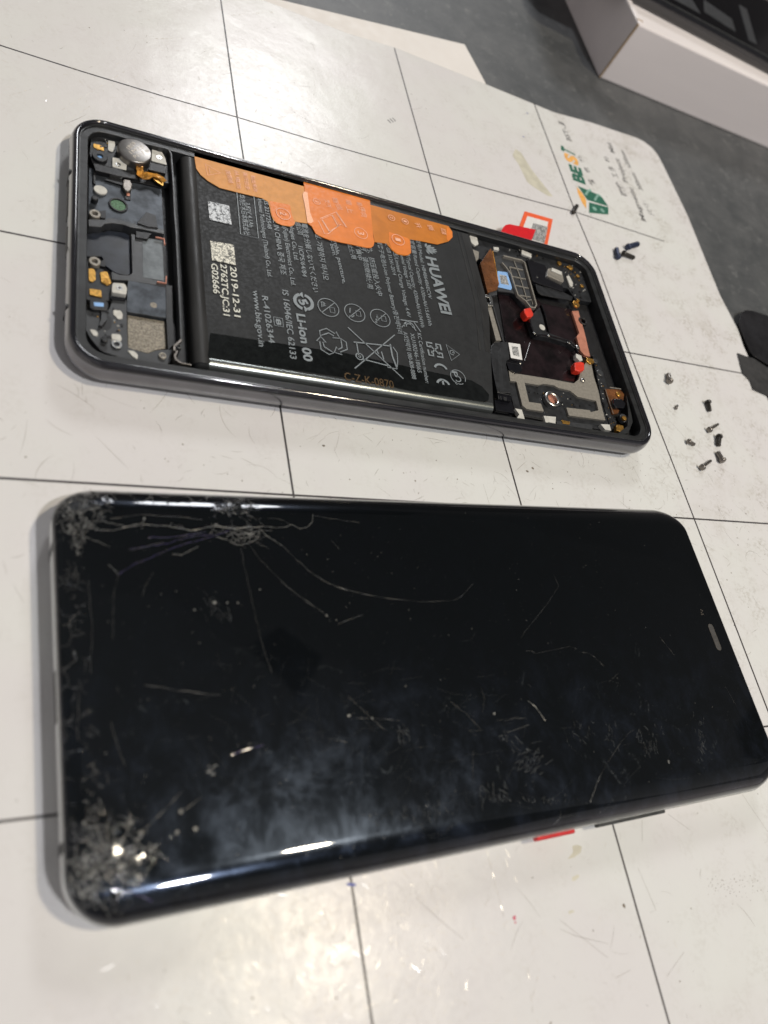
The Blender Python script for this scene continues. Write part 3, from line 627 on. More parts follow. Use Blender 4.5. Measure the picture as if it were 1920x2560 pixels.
pdisc('solder_pad', M['cream'], 'r1', (513, 892), 1.5, 3.9, 4.5, ry=1.35, bevel=.15)
pdisc('locating_peg', M['plastic'], 'r1', (450, 985), .75, 3.9, 5.3, bevel=.2)
gr = pring('mesh_surround', M['black'], 'r1', (720, 1065), 1.7, 2.15, 3.9, 4.25, .1, ry=1.0); pdisc('green_mesh', M['green'], 'r1', (712, 1078), 1.72, 3.9, 3.98, parent=gr)
cl = part('spring_clip', M['steel'], 'r1', [(775, 770), (850, 775), (882, 830), (870, 900), (830, 920), (790, 900), (765, 850)], 3.95, 4.9, .4, .25); part('clip_leg', M['black'], 'r1', [(795, 900), (865, 915), (862, 1015), (792, 1000)], 3.9, 4.15, .2, parent=cl); part('clip_tip', M['copper'], 'r1', [(815, 930), (850, 935), (850, 965), (815, 962)], 4.15, 4.3, .1, parent=cl)
for reg, c in (('r1', (450, 1167)), ('r2', (447, 333))):
    pst = pring('screw_post', M['shield'], reg, c, .62, 1.22, 3.6, 5.2, .12); pdisc('threaded_bore', M['steel'], reg, (c[0] + 6, c[1] + 6), .62, 3.6, 4.7, parent=pst)
part('post_tab', M['black'], 'r1', [(490, 1140), (575, 1130), (575, 1225), (520, 1220)], 3.9, 4.9, .1); part('post_tab', M['black'], 'r2', [(500, 345), (560, 310), (570, 400), (510, 390)], 3.7, 4.6, .1)
part('corner_bracket', M['black'], 'r1', [(935, 1275), (1000, 1200), (1040, 1148), (1148, 1190), (1175, 1335), (1050, 1318)], 3.9, 5.6, .1)
part('cross_bar', M['plastic2'], 'r1', [(375, 1235), (560, 1240), (600, 1218), (690, 1232), (920, 1292), (1245, 1352), (1245, 1405), (1000, 1350), (850, 1325), (780, 1295), (640, 1278), (560, 1290), (525, 1325), (375, 1312)], 3.0, 5.3, .15)
w = MB(); w.text('0020-2', at('r1', 710, 1232, 5.32), at('r1', 920, 1278, 5.32), .75, 5.33); obj('embossed_number', w, M['plastic'], ph)
part('sensor_window', M['blue_gloss'], 'r2', [(300, 25), (560, 0), (600, -20), (800, 10), (862, 60), (862, 480), (830, 500), (710, 480), (640, 440), (560, 380), (530, 280), (350, 280)], 2.9, 3.5, .4)
part('window_frame', M['plastic2'], 'r2', [(866, 20), (985, 50), (1000, 60), (1003, 518), (1245, 570), (1265, 632), (860, 560), (640, 545), (640, 450), (720, 490), (845, 500), (880, 470)], 2.9, 4.5, .2)
part('mica_sheet', M['mica'], 'r2', [(990, 62), (1225, 90), (1245, 562), (1002, 520)], 2.9, 4.2, .08)
part('spring_contact', M['black'], 'r2', [(925, -10), (1100, 15), (1050, 80), (920, 60)], 4.2, 5.0, .1)
w = MB(); w.ribbon(P('r2', [(1150, 55), (1245, 75), (1255, 145)], 5.0), .22, 4.6, 5.0); w.ribbon(P('r2', [(1165, 570), (1268, 588), (1272, 505)], 5.0), .22, 4.6, 5.0); obj('wire_clip', w, M['copper'], ph)
lp = part('lower_plate', M['blue_metal'], 'r2', [(830, 555), (1262, 635), (1282, 992), (815, 918), (820, 640)], 3.0, 4.5, .1); pdisc('plate_hole', M['tan'], 'r2', (1125, 842), .75, 4.4, 4.53, parent=lp)
part('mesh_patch', M['tan'], 'r2', [(822, 955), (1255, 1030), (1278, 1335), (1150, 1355), (1065, 1395), (830, 1335)], 2.9, 3.7, .1)
part('black_wall', M['black'], 'r2', [(1262, 600), (1340, 620), (1350, 1040), (1440, 1240), (1370, 1290), (1290, 1360), (1270, 1010)], 2.9, 4.6, 0)
part('gold_contact', M['gold'], 'r2', [(372, 420), (430, 418), (456, 450), (460, 545), (430, 575), (378, 560)], 4.4, 4.65, .35)
part('gold_contact', M['gold'], 'r2', [(505, 460), (590, 453), (612, 510), (640, 592), (590, 612), (520, 575)], 4.4, 4.65, .35)
w = MB()
for i in range(4):
    for j in range(4): w.disc(at('r2', 545 + i * 18 + j * 4, 530 + j * 18 + i * 3, 4.78), .1, 4.6, 4.78, 8)
obj('contact_dimples', w, M['gold'], ph)
part('gold_contact', M['gold'], 'r2', [(385, 650), (520, 668), (530, 752), (388, 720)], 4.4, 4.7, .2)
part('contact_base', M['plastic'], 'r2', [(340, 400), (520, 420), (640, 560), (640, 700), (620, 790), (350, 780)], 2.9, 4.4, .3)
bt = part('microphone_seal', M['plastic'], 'r2', [(388, 770), (580, 785), (606, 820), (600, 902), (430, 890), (388, 870)], 4.4, 5.6, .5, .15); part('seal_opening', M['blue_label'], 'r2', [(432, 805), (552, 815), (550, 862), (440, 850)], 5.5, 5.63, .1, parent=bt); 
sp3 = part('solder_pad', M['cream'], 'r2', [(650, 580), (790, 590), (822, 640), (812, 720), (640, 690)], 4.4, 5.7, .45, .15); pring('screw_hole', M['silver'], 'r2', (732, 640), .3, .72, 5.65, 5.8, parent=sp3); pdisc('threaded_bore', M['steel_dark'], 'r2', (735, 642), .3, 5.6, 5.74, parent=sp3)
part('rubber_clip', M['gloss_black'], 'r2', [(625, 735), (805, 755), (810, 785), (630, 765)], 4.4, 5.2, .15, .15)
for q in ([(660, 895), (740, 900), (770, 940), (765, 1000), (710, 1002), (690, 970), (660, 950)], [(385, 1120), (450, 1125), (485, 1160), (480, 1200), (430, 1190)], [(640, 1170), (740, 1178), (760, 1230), (745, 1262), (640, 1230)], [(820, 1360), (900, 1370), (945, 1410), (938, 1466), (880, 1430)]):
    part('solder_pad', M['cream'], 'r2', q, 4.55, 4.8, .3)
w = MB()
for i in range(5): w.ring(at('r2', 700, 1290, 5.0 - i * .18), .62, 1.05, 4.9 - i * .18, 5.0 - i * .18)
obj('threaded_insert', w, M['silver'], ph, bevel=.03)
pst = pring('screw_post', M['shield'], 'r2', (1230, 1420), .42, .8, 4.4, 5.1, .1); pdisc('threaded_bore', M['steel'], 'r2', (1232, 1424), .42, 4.4, 4.9, parent=pst)
part('bracket_hole', M['black'], 'r2', [(500, 960), (600, 955), (645, 1000), (638, 1105), (590, 1130), (490, 1100), (510, 1030)], 4.6, 4.66, .4)
part('bracket_arm', M['plastic2'], 'r2', [(520, 900), (580, 905), (590, 1010), (530, 1080), (490, 1070), (520, 1000)], 4.6, 5.2, .2)
pdisc('bracket_hole', M['black'], 'r2', (540, 1330), .9, 4.58, 4.65); pdisc('locating_peg', M['plastic'], 'r2', (560, 1230), .7, 4.5, 5.3, bevel=.2)
# divider between the bays
w = MB(); w.ribbon(P('r1', [(1180, 395), (1250, 408), (1300, 430), (1328, 480), (1345, 700), (1358, 900), (1368, 1150), (1388, 1400)], 6.5) + P('r2', [(1396, 200), (1425, 800), (1445, 1240)], 6.5), .5, 2.9, 6.5); obj('bay_divider', w, M['plastic2'], ph, bevel=.1)
w = MB(); w.ribbon(P('r2', [(1445, 1240), (1395, 1285), (1365, 1310), (1365, 1360), (1398, 1370), (1370, 1420), (1385, 1470), (1440, 1505)], 6.5), .45, 2.9, 6.5); w.ribbon(P('r2', [(1440, 1505), (1560, 1528)], 6.45), .25, 2.9, 6.45); obj('divider_lug', w, M['steel'], ph, bevel=.08)
pring('screw_post', M['plastic2'], 'r2', (1415, 1312), .25, .62, 2.9, 6.2, .1)

# ---- battery
bz = 6.1
BX0, BX1, BY0, BY1 = -53.2, 24.4, -31.3, 32.6
bat = MB(); 
def br(i, z): return rrp(FC, FT, BX1 - BX0, BY1 - BY0, 1.6, i, z, 6, (BX0 + BX1) / 2, (BY0 + BY1) / 2)
bat.loops([br(0, 2.9), br(0, 4.5), br(.12, 5.1), br(.45, 5.65), br(.95, 5.98), br(1.6, bz)], False, True)
bo = obj('battery', bat, M['battery'], ph, smooth=False, label='black battery pack printed with grey text and symbols')
for f in bo.data.polygons: f.use_smooth = len(f.vertices) == 4
def bpart(name, m, x0, x1, y0, y1, z0, z1, bv=.05, r=0):
    w = MB(); pts = [fl(x0, y0), fl(x1, y0), fl(x1, y1), fl(x0, y1)]; w.prism(rounded(pts, r) if r else pts, z0, z1); return obj(name, w, m, bo, bevel=bv)
# left wrap (rounded end) and right wrap lines
w = MB()
def strip(x0, x1, y0, y1, prof): 
    pass
w = MB(); rows = []
for (xo, z) in ((-53.45, 3.0), (-53.45, 4.4), (-53.3, 5.1), (-52.9, 5.75), (-52.3, 6.12), (-51.5, 6.24), (-49.9, 6.24), (-49.85, 6.12)):
    rows.append([fl(xo, BY1 - .2, z), fl(xo, BY0 + .4, z)])
b = len(w.v)
for r in rows: w.v += r
for i in range(len(rows) - 1): w.f.append([2 * i, 2 * i + 1, 2 * i + 3, 2 * i + 2]); w.m.append(0)
obj('end_cap', w, M['battery_cap'], bo, smooth=True)
w = MB(); w.prism([fl(22.5, 32.4), fl(31.4, 32.4), fl(31.6, 7), fl(31.0, 2), fl(27.6, -14), fl(24.3, -30), fl(22.5, -30)], 2.9, bz - .004); obj('circuit_cover', w, M['battery'], bo, bevel=.5, seg=3)
w = MB(); w.prism([fl(27.0, 32.0), fl(27.6, 32.0), fl(27.4, 6), fl(24.6, -12), fl(24.0, -12), fl(26.8, 6)], bz - .05, bz + .1); w2 = MB(); w2.prism([fl(28.4, 32.0), fl(31.0, 32.0), fl(31.1, 7), fl(30.4, 2), fl(27.6, -12), fl(26.0, -12), fl(28.4, 4)], bz - .05, bz + .07)
obj('end_cap', w, M['battery_cap'], bo, bevel=.04); obj('end_cap', w2, M['battery_cap'], bo, bevel=.04)
# metal foil edge along the near side
w = MB(); rows = []
for (yo, z) in ((BY0 - .12, 3.2), (BY0 - .12, 4.4), (BY0 + .02, 5.1), (BY0 + .38, 5.7), (BY0 + .95, 6.06), (BY0 + 1.7, 6.15), (BY0 + 2.2, 6.15), (BY0 + 2.22, 6.1)):
    rows.append([fl(-49.9, yo, z), fl(BX1 - .4, yo, z)])
for r in rows: w.v += r
for i in range(len(rows) - 1): w.f.append([2 * i, 2 * i + 1, 2 * i + 3, 2 * i + 2]); w.m.append(0)
obj('foil_edge', w, M['battery_edge'], bo, smooth=True)
part('film_strip', M['film'], 'px', [(526, 832), (870, 884), (1179, 951), (1205, 966), (1223, 986), (1221, 1001), (1212, 1005), (1026, 977), (860, 943), (780, 931), (519, 893)], bz + .1, bz + .16, .3, 0, parent=bo)
tz = bz + .2
T = MB(); TW = MB()
def line(B, body, ra, a, rb, b, cap, bold=0.008): B.text(body, at(ra, *a, tz), at(rb, *b, tz), cap, tz, bold)
line(T, 'HUAWEI', 'r5', (1120, 690), 'r5', (1270, 1225), 3.3, .035)
ax = (at('r5', 1270, 1225, tz) - at('r5', 1120, 690, tz)).normalized(); up = Vector((-ax.y, ax.x, 0)); c = at('r5', 1060, 604, tz)
for k in range(8):      # fan-shaped petal emblem before the name
    a_ = (k - 3.5) * .37; e = up * math.cos(a_) * 4.1 + ax * math.sin(a_) * 2.05; d_ = e.normalized(); ln = e.length; n_ = Vector((-d_.y, d_.x, 0))
    T.face([c + d_ * .5, c + d_ * ln * .65 - n_ * .36, c + d_ * ln - n_ * .12, c + d_ * ln + n_ * .12, c + d_ * ln * .65 + n_ * .36])
rows = [('电池型号/Model: HB486486ECW', 'r5', (975, 430), 'r5', (1115, 1080), 1.15), ('额定容量/Rated Capacity: 4100mAh/15.66Wh', 'r5', (930, 490), 'r6', (1023, 258), 1.15),
        ('典型容量/Typical Capacity: 4200mAh/16.04Wh', 'r5', (870, 520), 'r6', (958, 272), 1.15), ('标称电压/Nominal Voltage: 3.82V', 'r5', (800, 480), 'r5', (925, 990), 1.15),
        ('充电限制电压/Limited Charge Voltage: 4.4V', 'r5', (735, 420), 'r6', (840, 182), 1.15), ('标准: GB 31241-2014', 'r5', (690, 500), 'r5', (780, 858), 1.15),
        ('锂离子电池/Li-ion Polymer Battery/충전배터리', 'r5', (630, 530), 'r6', (762, 325), 1.2), ('热、挤压或投入火中', 'r5', (535, 590), 'r5', (640, 1052), 1.35),
        ('坏，请勿继续使用', 'r5', (480, 590), 'r5', (552, 985), 1.3), ('不慎中', 'r5', (425, 560), 'r5', (452, 715), 1.2), ('禁止使用', 'r5', (340, 520), 'r5', (397, 705), 1.2),
        ('Do not disassemble, puncture,', 'r5', (140, 180), 'r5', (310, 940), 1.2), ('crush, heat or burn.', 'r5', (110, 250), 'r5', (217, 678), 1.2),
        ('폭발. 가열하지 마시오', 'r5', (45, 420), 'r5', (132, 905), 1.35), ('電池を分解しないでください', 'r3', (1265, 785), 'r4', (1382, 200), 1.3),
        ('1ICP5/64/84', 'r3', (1230, 1010), 'r3', (1272, 1310), 1.2), ('限公司', 'r3', (1197, 775), 'r3', (1230, 893), 1.2),
        ('Huawei Technologies Co., Ltd.', 'r3', (1100, 500), 'r3', (1192, 1152), 1.2), ('(Fujian) Electronics Co., Ltd.', 'r3', (1078, 820), 'r4', (1162, 135), 1.25),
        ('MADE IN CHINA 중국 제조', 'r3', (965, 640), 'r3', (1062, 1290), 1.35), ('JIS 22172548', 'r3', (885, 545), 'r3', (927, 838), 1.15),
        ('Huawei Technologies (Thailand) Co., Ltd.', 'r3', (828, 545), 'r3', (930, 1315), 1.15), ('3.82V 4.1Ah', 'r3', (708, 580), 'r3', (747, 822), 1.1),
        ('华为技术日本株式会社', 'r3', (648, 500), 'r3', (700, 900), 1.25), ('IS 16046/IEC 62133', 'r4', (1078, 180), 'r4', (1162, 858), 1.55), ('R-41026344', 'r4', (878, 238), 'r4', (948, 700), 1.5),
        ('www.bis.gov.in', 'r4', (788, 183), 'r4', (852, 738), 1.5), ('KC Certification number:', 'r6', (926, 322), 'r6', (1000, 755), 1.15), ('XU100246-18065', 'r6', (865, 322), 'r6', (932, 662), 1.2), ('A/S연락처 080-808-8888', 'r6', (805, 310), 'r6', (885, 718), 1.2)]
for body, ra, a, rb, b_, cap in rows: line(T, body, ra, a, rb, b_, cap)
line(T, 'Li-ion 00', 'r4', (1230, 415), 'r4', (1310, 882), 2.2, .03)
for body, a, b_, cap in (('2019-12-31', (583, 667), (594, 792), 1.5), ('2762TC.JC:31', (559, 661), (567, 789), 1.5), ('G02666', (536, 659), (542, 734), 1.5)): TW.text(body, at('px', *a, tz), at('px', *b_, tz), cap, tz, .012)
def circle_pts(c, r, n=36, ry=None, a0=0, a1=360): return [Vector((c.x + r * math.cos(math.radians(a0 + (a1 - a0) * i / n)), c.y + (ry or r) * math.sin(math.radians(a0 + (a1 - a0) * i / n)), tz)) for i in range(n + (1 if a1 - a0 < 360 else 0))]
lw = .22
def frame_axes():
    ax = Vector((math.sin(FT), -math.cos(FT), 0)); return ax, Vector((-ax.y, ax.x, 0))     # reading direction, letter-up direction
AX, UP = frame_axes()
def ic(c, pts): return [c + AX * x + UP * y for x, y in pts]
def poly(c, pts, w=lw, closed=False): T.ribbon(ic(c, pts), w, closed=closed)
# boxed company line, BIS box
T.ribbon(P('r3', [(600, 470), (638, 890), (815, 930), (768, 505)], tz), .2)
poly(at('r4', 1012, 492, tz), [(-1.25, -1.1), (1.25, -1.1), (1.25, 1.1), (-1.25, 1.1)], .18, True); T.text('8', at('r4', 1005, 462, tz), at('r4', 1020, 525, tz), 1.2, tz, .03)
# recycling arrows ring with 5
c = at('r4', 1260, 295, tz); T.ribbon(circle_pts(c, 2.25, 20, a0=-70, a1=75), .85); T.ribbon(circle_pts(c, 2.25, 20, a0=110, a1=255), .85)
for s_ in (1, -1): T.face([c + Vector((s_ * .1, s_ * 3.1, 0)), c + Vector((s_ * .15, s_ * 1.2, 0)), c + Vector((-s_ * .95, s_ * 2.15, 0))])
T.text('5', at('r4', 1240, 268, tz), at('r4', 1275, 325, tz), 2.1, tz, .05)
for v_ in T.v: v_.z = tz
# prohibition circles
for ci, c in enumerate((at('r4', 1505, 350, tz), at('r6', 370, 145, tz), at('r6', 590, 190, tz))):
    T.ribbon(circle_pts(c, 2.75, 40), .2, closed=True); poly(c, [(-1.95, 1.95), (1.95, -1.95)], .2)
    poly(c, [(-.2 - .6 * (ci > 0), .35), (1.4 - .6 * (ci > 0), .35), (1.4 - .6 * (ci > 0), 1.6), (-.2 - .6 * (ci > 0), 1.6)], .16, True)
    if ci == 0: 
        for k in range(4): poly(c, [(-1.5 + k * .35, -1.6), (-1.3 + k * .3, -.9 + .3 * (k % 2)), (-1.1 + k * .35, -1.5)], .2)
        poly(c, [(-1.5, -1.75), (.3, -1.75)], .16)
    elif ci == 1: poly(c, [(.9, -.3), (1.6, -1.0), (1.2, -1.6)], .3); poly(c, [(-1.3, -1.1), (.3, -1.4)], .25)
    else: T.text('>60°C', c + AX * -.9 - UP * .8, c + AX * 1.2 - UP * .8, .6, tz); poly(c, [(.5, -1.3), (1.8, -1.3)], .3)
# recycle triangle of three arrows
c = at('r6', 170, 400, tz)
for k in range(3):
    a_ = math.radians(120 * k); ca, sa = math.cos(a_), math.sin(a_); rot = lambda x, y: (x * ca - y * sa, x * sa + y * ca)
    T.ribbon(ic(c, [rot(*q) for q in ((-.9, 3.9), (1.3, 3.9), (2.5, 1.9), (3.2, 2.3), (2.9, .3), (1.1, 1.1), (1.8, 1.5), (1.0, 2.6), (-.2, 2.6), (-1.7, 2.6))]), .27, closed=True)
# crossed-out bin
T.ribbon(P('r6', [(310, 270), (790, 715)], tz), .27); T.ribbon(P('r6', [(715, 335), (370, 625)], tz), .27)
T.ribbon(P('r6', [(360, 397), (680, 432)], tz), .32); T.ribbon(P('r6', [(385, 400), (405, 520)], tz), .27); T.ribbon(P('r6', [(440, 545), (650, 600)], tz), .3); T.ribbon(P('r6', [(675, 415), (695, 520), (735, 625)], tz), .42); T.ribbon(P('r6', [(700, 440), (735, 490), (740, 560), (735, 630), (655, 615), (650, 590)], tz), .25)
cw = at('r6', 412, 522, tz); T.ribbon(circle_pts(cw, .95, 24), .28, closed=True); T.ribbon(circle_pts(cw, .3, 12), .2, closed=True)
T.ribbon(P('r6', [(600, 480), (620, 548)], tz), .3); T.ribbon(P('r6', [(560, 470), (575, 500)], tz), .3)
# KC mark, square arrow mark, triangle mark, CE, oval mark
c = at('r6', 850, 250, tz)
for rr in (.9, 1.5): T.ribbon(circle_pts(c + UP * -.4 + AX * .6, rr, 16, a0=-10, a1=190), .26)
T.ribbon(P('r6', [(765, 205), (915, 225)], tz), .3); T.ribbon(P('r6', [(775, 270), (830, 215), (900, 300)], tz), .26); T.ribbon(P('r6', [(880, 225), (940, 310)], tz), .26)
c = at('r6', 1060, 465, tz)
for k in range(4):
    a_ = math.radians(90 * k); ca, sa = math.cos(a_), math.sin(a_); rot = lambda x, y: (x * ca - y * sa, x * sa + y * ca)
    poly(c, [rot(*q) for q in ((-.3, 2.05), (-2.05, 2.05), (-2.05, .75), (-1.1, .75))], .5); poly(c, [rot(.0, .0), rot(.9, .9)], .4)
    T.face(ic(c, [rot(1.35, 1.35), rot(.45, 1.1), rot(1.1, .45)]))
c = at('r6', 1215, 490, tz); T.ribbon(P('r6', [(1158, 418), (1275, 505), (1205, 558)], tz), .24, closed=True); T.ribbon(circle_pts(c - UP * .1, .7, 14, a0=20, a1=300), .22); poly(c, [(0, -.2), (0, .7)], .22)
for (x, y, mid) in ((1110, 612, 0), (1132, 745, 1)):
    c = at('r6', x, y, tz) ; T.ribbon([c + AX * (-1.55 * math.cos(t) + .8) + UP * 1.75 * math.sin(t) for t in [math.radians(-78 + 156 * i / 18) for i in range(19)]], .62)
    if mid: poly(c, [(-.7, 0), (.75, 0)], .55)
c = at('r6', 1262, 700, tz); T.ribbon(circle_pts(c, 2.2, 34, a0=-30, a1=300), .2); T.text('P', at('r6', 1225, 650, tz), at('r6', 1240, 700, tz), 1.9, tz, .02); T.ribbon(circle_pts(c + AX * .6 - UP * .2, .85, 16, a0=-150, a1=100), .28); poly(c, [(1.7, -.9), (2.5, -.9)], .3); poly(c, [(2.1, -1.3), (2.1, -.5)], .3)
for v_ in T.v: v_.z = tz
obj('printed_text', T, M['print'], bo); obj('date_code', TW, M['print2'], bo)
w = MB(); w.pp('r3', [(312, 560), (525, 610), (550, 795), (332, 745)], tz - .1, tz); obj('etched_square', w, M['datapad'], bo, label='bluish mottled square')
w = MB(); w.pp('r3', [(337, 955), (570, 995), (590, 1195), (357, 1145)], tz - .1, tz); obj('etched_square', w, M['datapad2'], bo, label='cream mottled square above the date')
w = MB(); w.text('C-Z-K-0870', at('r6', 280, 690, tz), at('r6', 705, 765, tz), 2.3, tz); obj('laser_code', w, M['gold_etch'], bo)
# orange pull tabs
zo = bz + .3
t2 = part('pull_tab', M['tan_tab'], 'px', [(484, 372), (487, 399), (490.6, 421), (501, 436), (520, 452), (549, 469), (592, 480), (655, 495), (670, 504), (674, 518), (678, 537), (683, 549), (691, 557), (706, 563), (726, 566), (735, 562.5), (739, 553.7), (769, 558.5), (762, 445)], bz + .12, zo, 0, .03, 'frosted tan-orange tab marked 2', bo)
t3 = part('pull_tab', M['orange'], 'px', [(757, 440), (762, 481), (768, 530), (771, 559), (779, 565), (789, 583), (800, 590), (820, 598), (845, 604), (880, 611), (917, 619), (928, 619), (934, 614), (936, 606), (933, 590), (924, 490)], bz + .16, zo + .12, 0, .03, 'bright orange tab marked 3', bo)
t1 = part('pull_tab', M['amber_tab'], 'px', [(918, 490), (924, 530), (936, 604.6), (966, 608.5), (979, 624.5), (992, 635), (1010, 639), (1021, 638), (1028, 632), (1027, 615), (1025, 598), (1060, 604), (1093, 611), (1122, 603), (1131.5, 592.6), (1131, 579), (1122, 566), (1105, 545)], bz + .1, zo - .02, 0, .03, 'amber tab marked 1', bo)
part('tab_tongue', M['orange'], 'r3', [(935, 560), (1130, 605), (1150, 700), (1165, 790), (1130, 813), (1040, 800), (990, 778), (945, 700)], zo, zo + .05, .2, 0, parent=t2) if False else None
def sub(name, m, reg, pts, z, r, parent):
    w = MB(); w.pp(reg, pts, z - .04, z, r); o = obj(name, w, m, bo); return o
sub('tab_tongue', M['orange'], 'r3', [(925, 562), (1125, 600), (1145, 700), (1172, 770), (1163, 798), (1130, 812), (1040, 798), (992, 776), (945, 700)], zo + .05, .25, t2)
sub('tab_tongue', M['orange'], 'r5', [(725, 450), (905, 510), (922, 530), (935, 640), (900, 672), (805, 655), (755, 615), (725, 540)], zo + .03, .3, t1)
sub('tab_tongue', M['orange'], 'r5', [(1270, 400), (1322, 450), (1325, 498), (1288, 538), (1270, 520)], zo + .03, .2, t1)
sub('peeled_edge', M['peach'], 'r3', [(1262, 470), (1298, 478), (1325, 680), (1360, 765), (1335, 782), (1298, 775), (1275, 620), (1250, 500)], zo + .17, .05, t3)
w = MB(); zz = zo + .2
def ct(B, body, reg, c, r, cap, z): 
    c_ = at(reg, *c, z); B.ribbon([Vector((p.x, p.y, z)) for p in circle_pts(c_, r, 28)], .17, closed=True); B.text(body, c_ - AX * cap * .33, c_ + AX * cap * .33, cap, z, .01)
ct(w, '2', 'r3', (1060, 690), 1.9, 1.7, zz); ct(w, '3', 'r5', (462, 463), 1.9, 1.9, zz); ct(w, '1', 'r5', (812, 525), 1.9, 1.7, zz); ct(w, '1', 'r5', (878, 352), 1.0, 1.0, zz); ct(w, '2', 'r5', (750, 318), 1.0, 1.0, zz); ct(w, '3', 'r5', (45, 165), 1.0, 1.0, zz)
for body, a, b_, cap in (('起撕', (1235, 420), (1245, 475), 1.3), ('撕', (1105, 385), (1130, 440), 1.4), ('开', (985, 365), (1015, 415), 1.4), ('序向', (465, 215), (495, 310), 1.5), ('上', (345, 215), (365, 275), 1.5), ('拉起', (240, 190), (270, 245), 1.4), ('按照', (215, 130), (225, 180), 1.3), ('벗겨', (140, 150), (160, 215), 1.3), ('顺', (340, 150), (350, 195), 1.3), ('易', (440, 170), (450, 205), 1.3)):
    w.text(body, at('r5', *a, zz), at('r5', *b_, zz), cap, zz)
w.text('按照顺', at('r3', 510, 260, zz), at('r3', 545, 385, zz), 1.0, zz); w.text('从电池', at('r3', 595, 260, zz), at('r3', 625, 440, zz), .9, zz); w.text('撕开拉手', at('r3', 680, 280, zz), at('r3', 710, 450, zz), .9, zz); w.text('取出电池', at('r3', 755, 310, zz), at('r3', 790, 470, zz), .9, zz)
w.ribbon(P('r3', [(290, 195), (312, 308), (440, 285)], zz), .17, closed=True); w.ribbon(P('r3', [(325, 235), (335, 285)], zz), .13)
w.ribbon(P('r5', [(75, 325), (230, 262), (330, 410), (270, 380), (150, 470), (120, 470), (60, 345)], zz), .2); w.ribbon(P('r5', [(95, 335), (165, 450)], zz), .4); w.ribbon(P('r5', [(190, 295), (245, 395)], zz), .3); w.ribbon(P('r5', [(225, 265), (320, 405)], zz), .2); w.ribbon(P('r5', [(90, 330), (195, 290), (260, 385), (160, 450)], zz), .16)
obj('tab_symbols', w, M['tab_ink'], bo)

# ---- right bay
part('upper_bracket', M['plastic'], 'r7', [(140, 90), (700, 200), (1000, 310), (1290, 360), (1420, 470), (1530, 720), (1560, 900), (1380, 870), (1290, 740), (1050, 700), (900, 690), (860, 640), (900, 950), (820, 980), (650, 790), (480, 760), (430, 640), (280, 400), (200, 400), (150, 200)], 2.9, 4.6, .3)
part('flex_cover', M['plastic2'], 'r7', [(430, 380), (560, 350), (760, 400), (930, 940), (910, 970), (830, 940), (780, 860), (650, 790), (480, 770)], 4.5, 5.0, .2)
part('camera_cavity', M['maroon'], 'r12', [(280, 560), (700, 640), (760, 690), (1090, 760), (1160, 1010), (1180, 1230), (1200, 1420), (620, 1440), (400, 1320), (370, 1120)], 2.9, 3.2, .3)
part('camera_cavity', M['maroon'], 'r8', [(420, 380), (480, 180), (820, 190), (905, 420), (930, 590), (330, 510), (270, 470)], 2.95, 3.25, .3)
part('bronze_flex', M['bronze'], 'r12', [(205, 88), (232, 180), (298, 480), (272, 545), (172, 575), (92, 255)], 4.6, 5.8, .2, .3)
w = MB(); w.ribbon(P('r12', [(225, 120), (250, 250), (290, 470)], 5.85), .25); obj('flex_crease', w, M['goldflex'], ph)
part('connector_block', M['plastic2'], 'r12', [(175, 575), (270, 540), (275, 600), (200, 610)], 4.5, 5.4, .1)
lb = part('blue_sticker', M['blue_label'], 'r12', [(277, 338), (385, 352), (438, 522), (425, 545), (282, 512)], 5.05, 5.15, .15, .02); part('faded_print', M['datadark'], 'r12', [(300, 375), (375, 390), (405, 495), (315, 475)], 5.15, 5.17, 0, 0, parent=lb)
w = MB(); w.ribbon(P('r12', [(345, 170), (545, 218), (578, 245), (640, 470), (706, 705), (690, 738), (640, 728), (592, 665), (505, 598), (470, 500), (430, 370), (370, 290), (332, 245)], 5.9), .42, 4.9, 5.9)
for p_ in ([(460, 225), (520, 380), (575, 560), (600, 640)], [(405, 290), (560, 325)], [(440, 395), (590, 425)], [(470, 490), (620, 525)], [(410, 290), (440, 400)], [(520, 600), (640, 620)], [(590, 660), (650, 650), (665, 700)]): w.ribbon(P('r12', p_, 5.4), .26, 4.9, 5.4)
obj('grid_bracket', w, M['shield'], ph, bevel=.05, label='pale grey gridded metal bracket')
for q in ([(545, 105), (650, 150), (650, 195), (542, 150)], [(235, 75), (290, 80), (295, 115), (240, 105)]): part('solder_pad', M['cream'], 'r12', q, 4.6, 5.3, .1, .1)
part('solder_pad', M['cream'], 'r7', [(150, 110), (240, 140), (262, 230), (220, 250), (175, 210)], 4.6, 5.3, .3, .15); part('solder_pad', M['shield'], 'r7', [(190, 290), (265, 320), (260, 400), (235, 430)], 3.8, 4.8, .2, .1)
cl = part('silver_clip', M['silver'], 'r12', [(148, 592), (205, 600), (225, 640), (236, 722), (175, 712), (160, 680), (200, 685), (190, 630), (150, 622)], 4.2, 5.6, .15, .15)
part('foam_strip', M['shield'], 'r12', [(172, 738), (222, 735), (320, 1098), (262, 1096)], 3.0, 4.9, .1, .1); w = MB(); w.ribbon(P('r12', [(235, 720), (270, 850), (345, 1105)], 5.4), .4, 3.0, 5.4); obj('inner_rib', w, M['plastic2'], ph, bevel=.08)
cn = part('board_connector', M['shield'], 'r12', [(832, 312), (870, 305), (985, 352), (1004, 450), (988, 462), (820, 388)], 4.6, 5.9, .1, .12); part('connector_lid', M['cream'], 'r12', [(872, 300), (980, 345), (982, 382), (868, 335)], 5.9, 6.2, .1, .08, parent=cn)
w = MB()
for i in range(8): w.disc(at('r12', 838 + i * 19, 365 + i * 10, 6.0), .15, 5.8, 6.0, 8)
obj('connector_pins', w, M['silver'], cn)
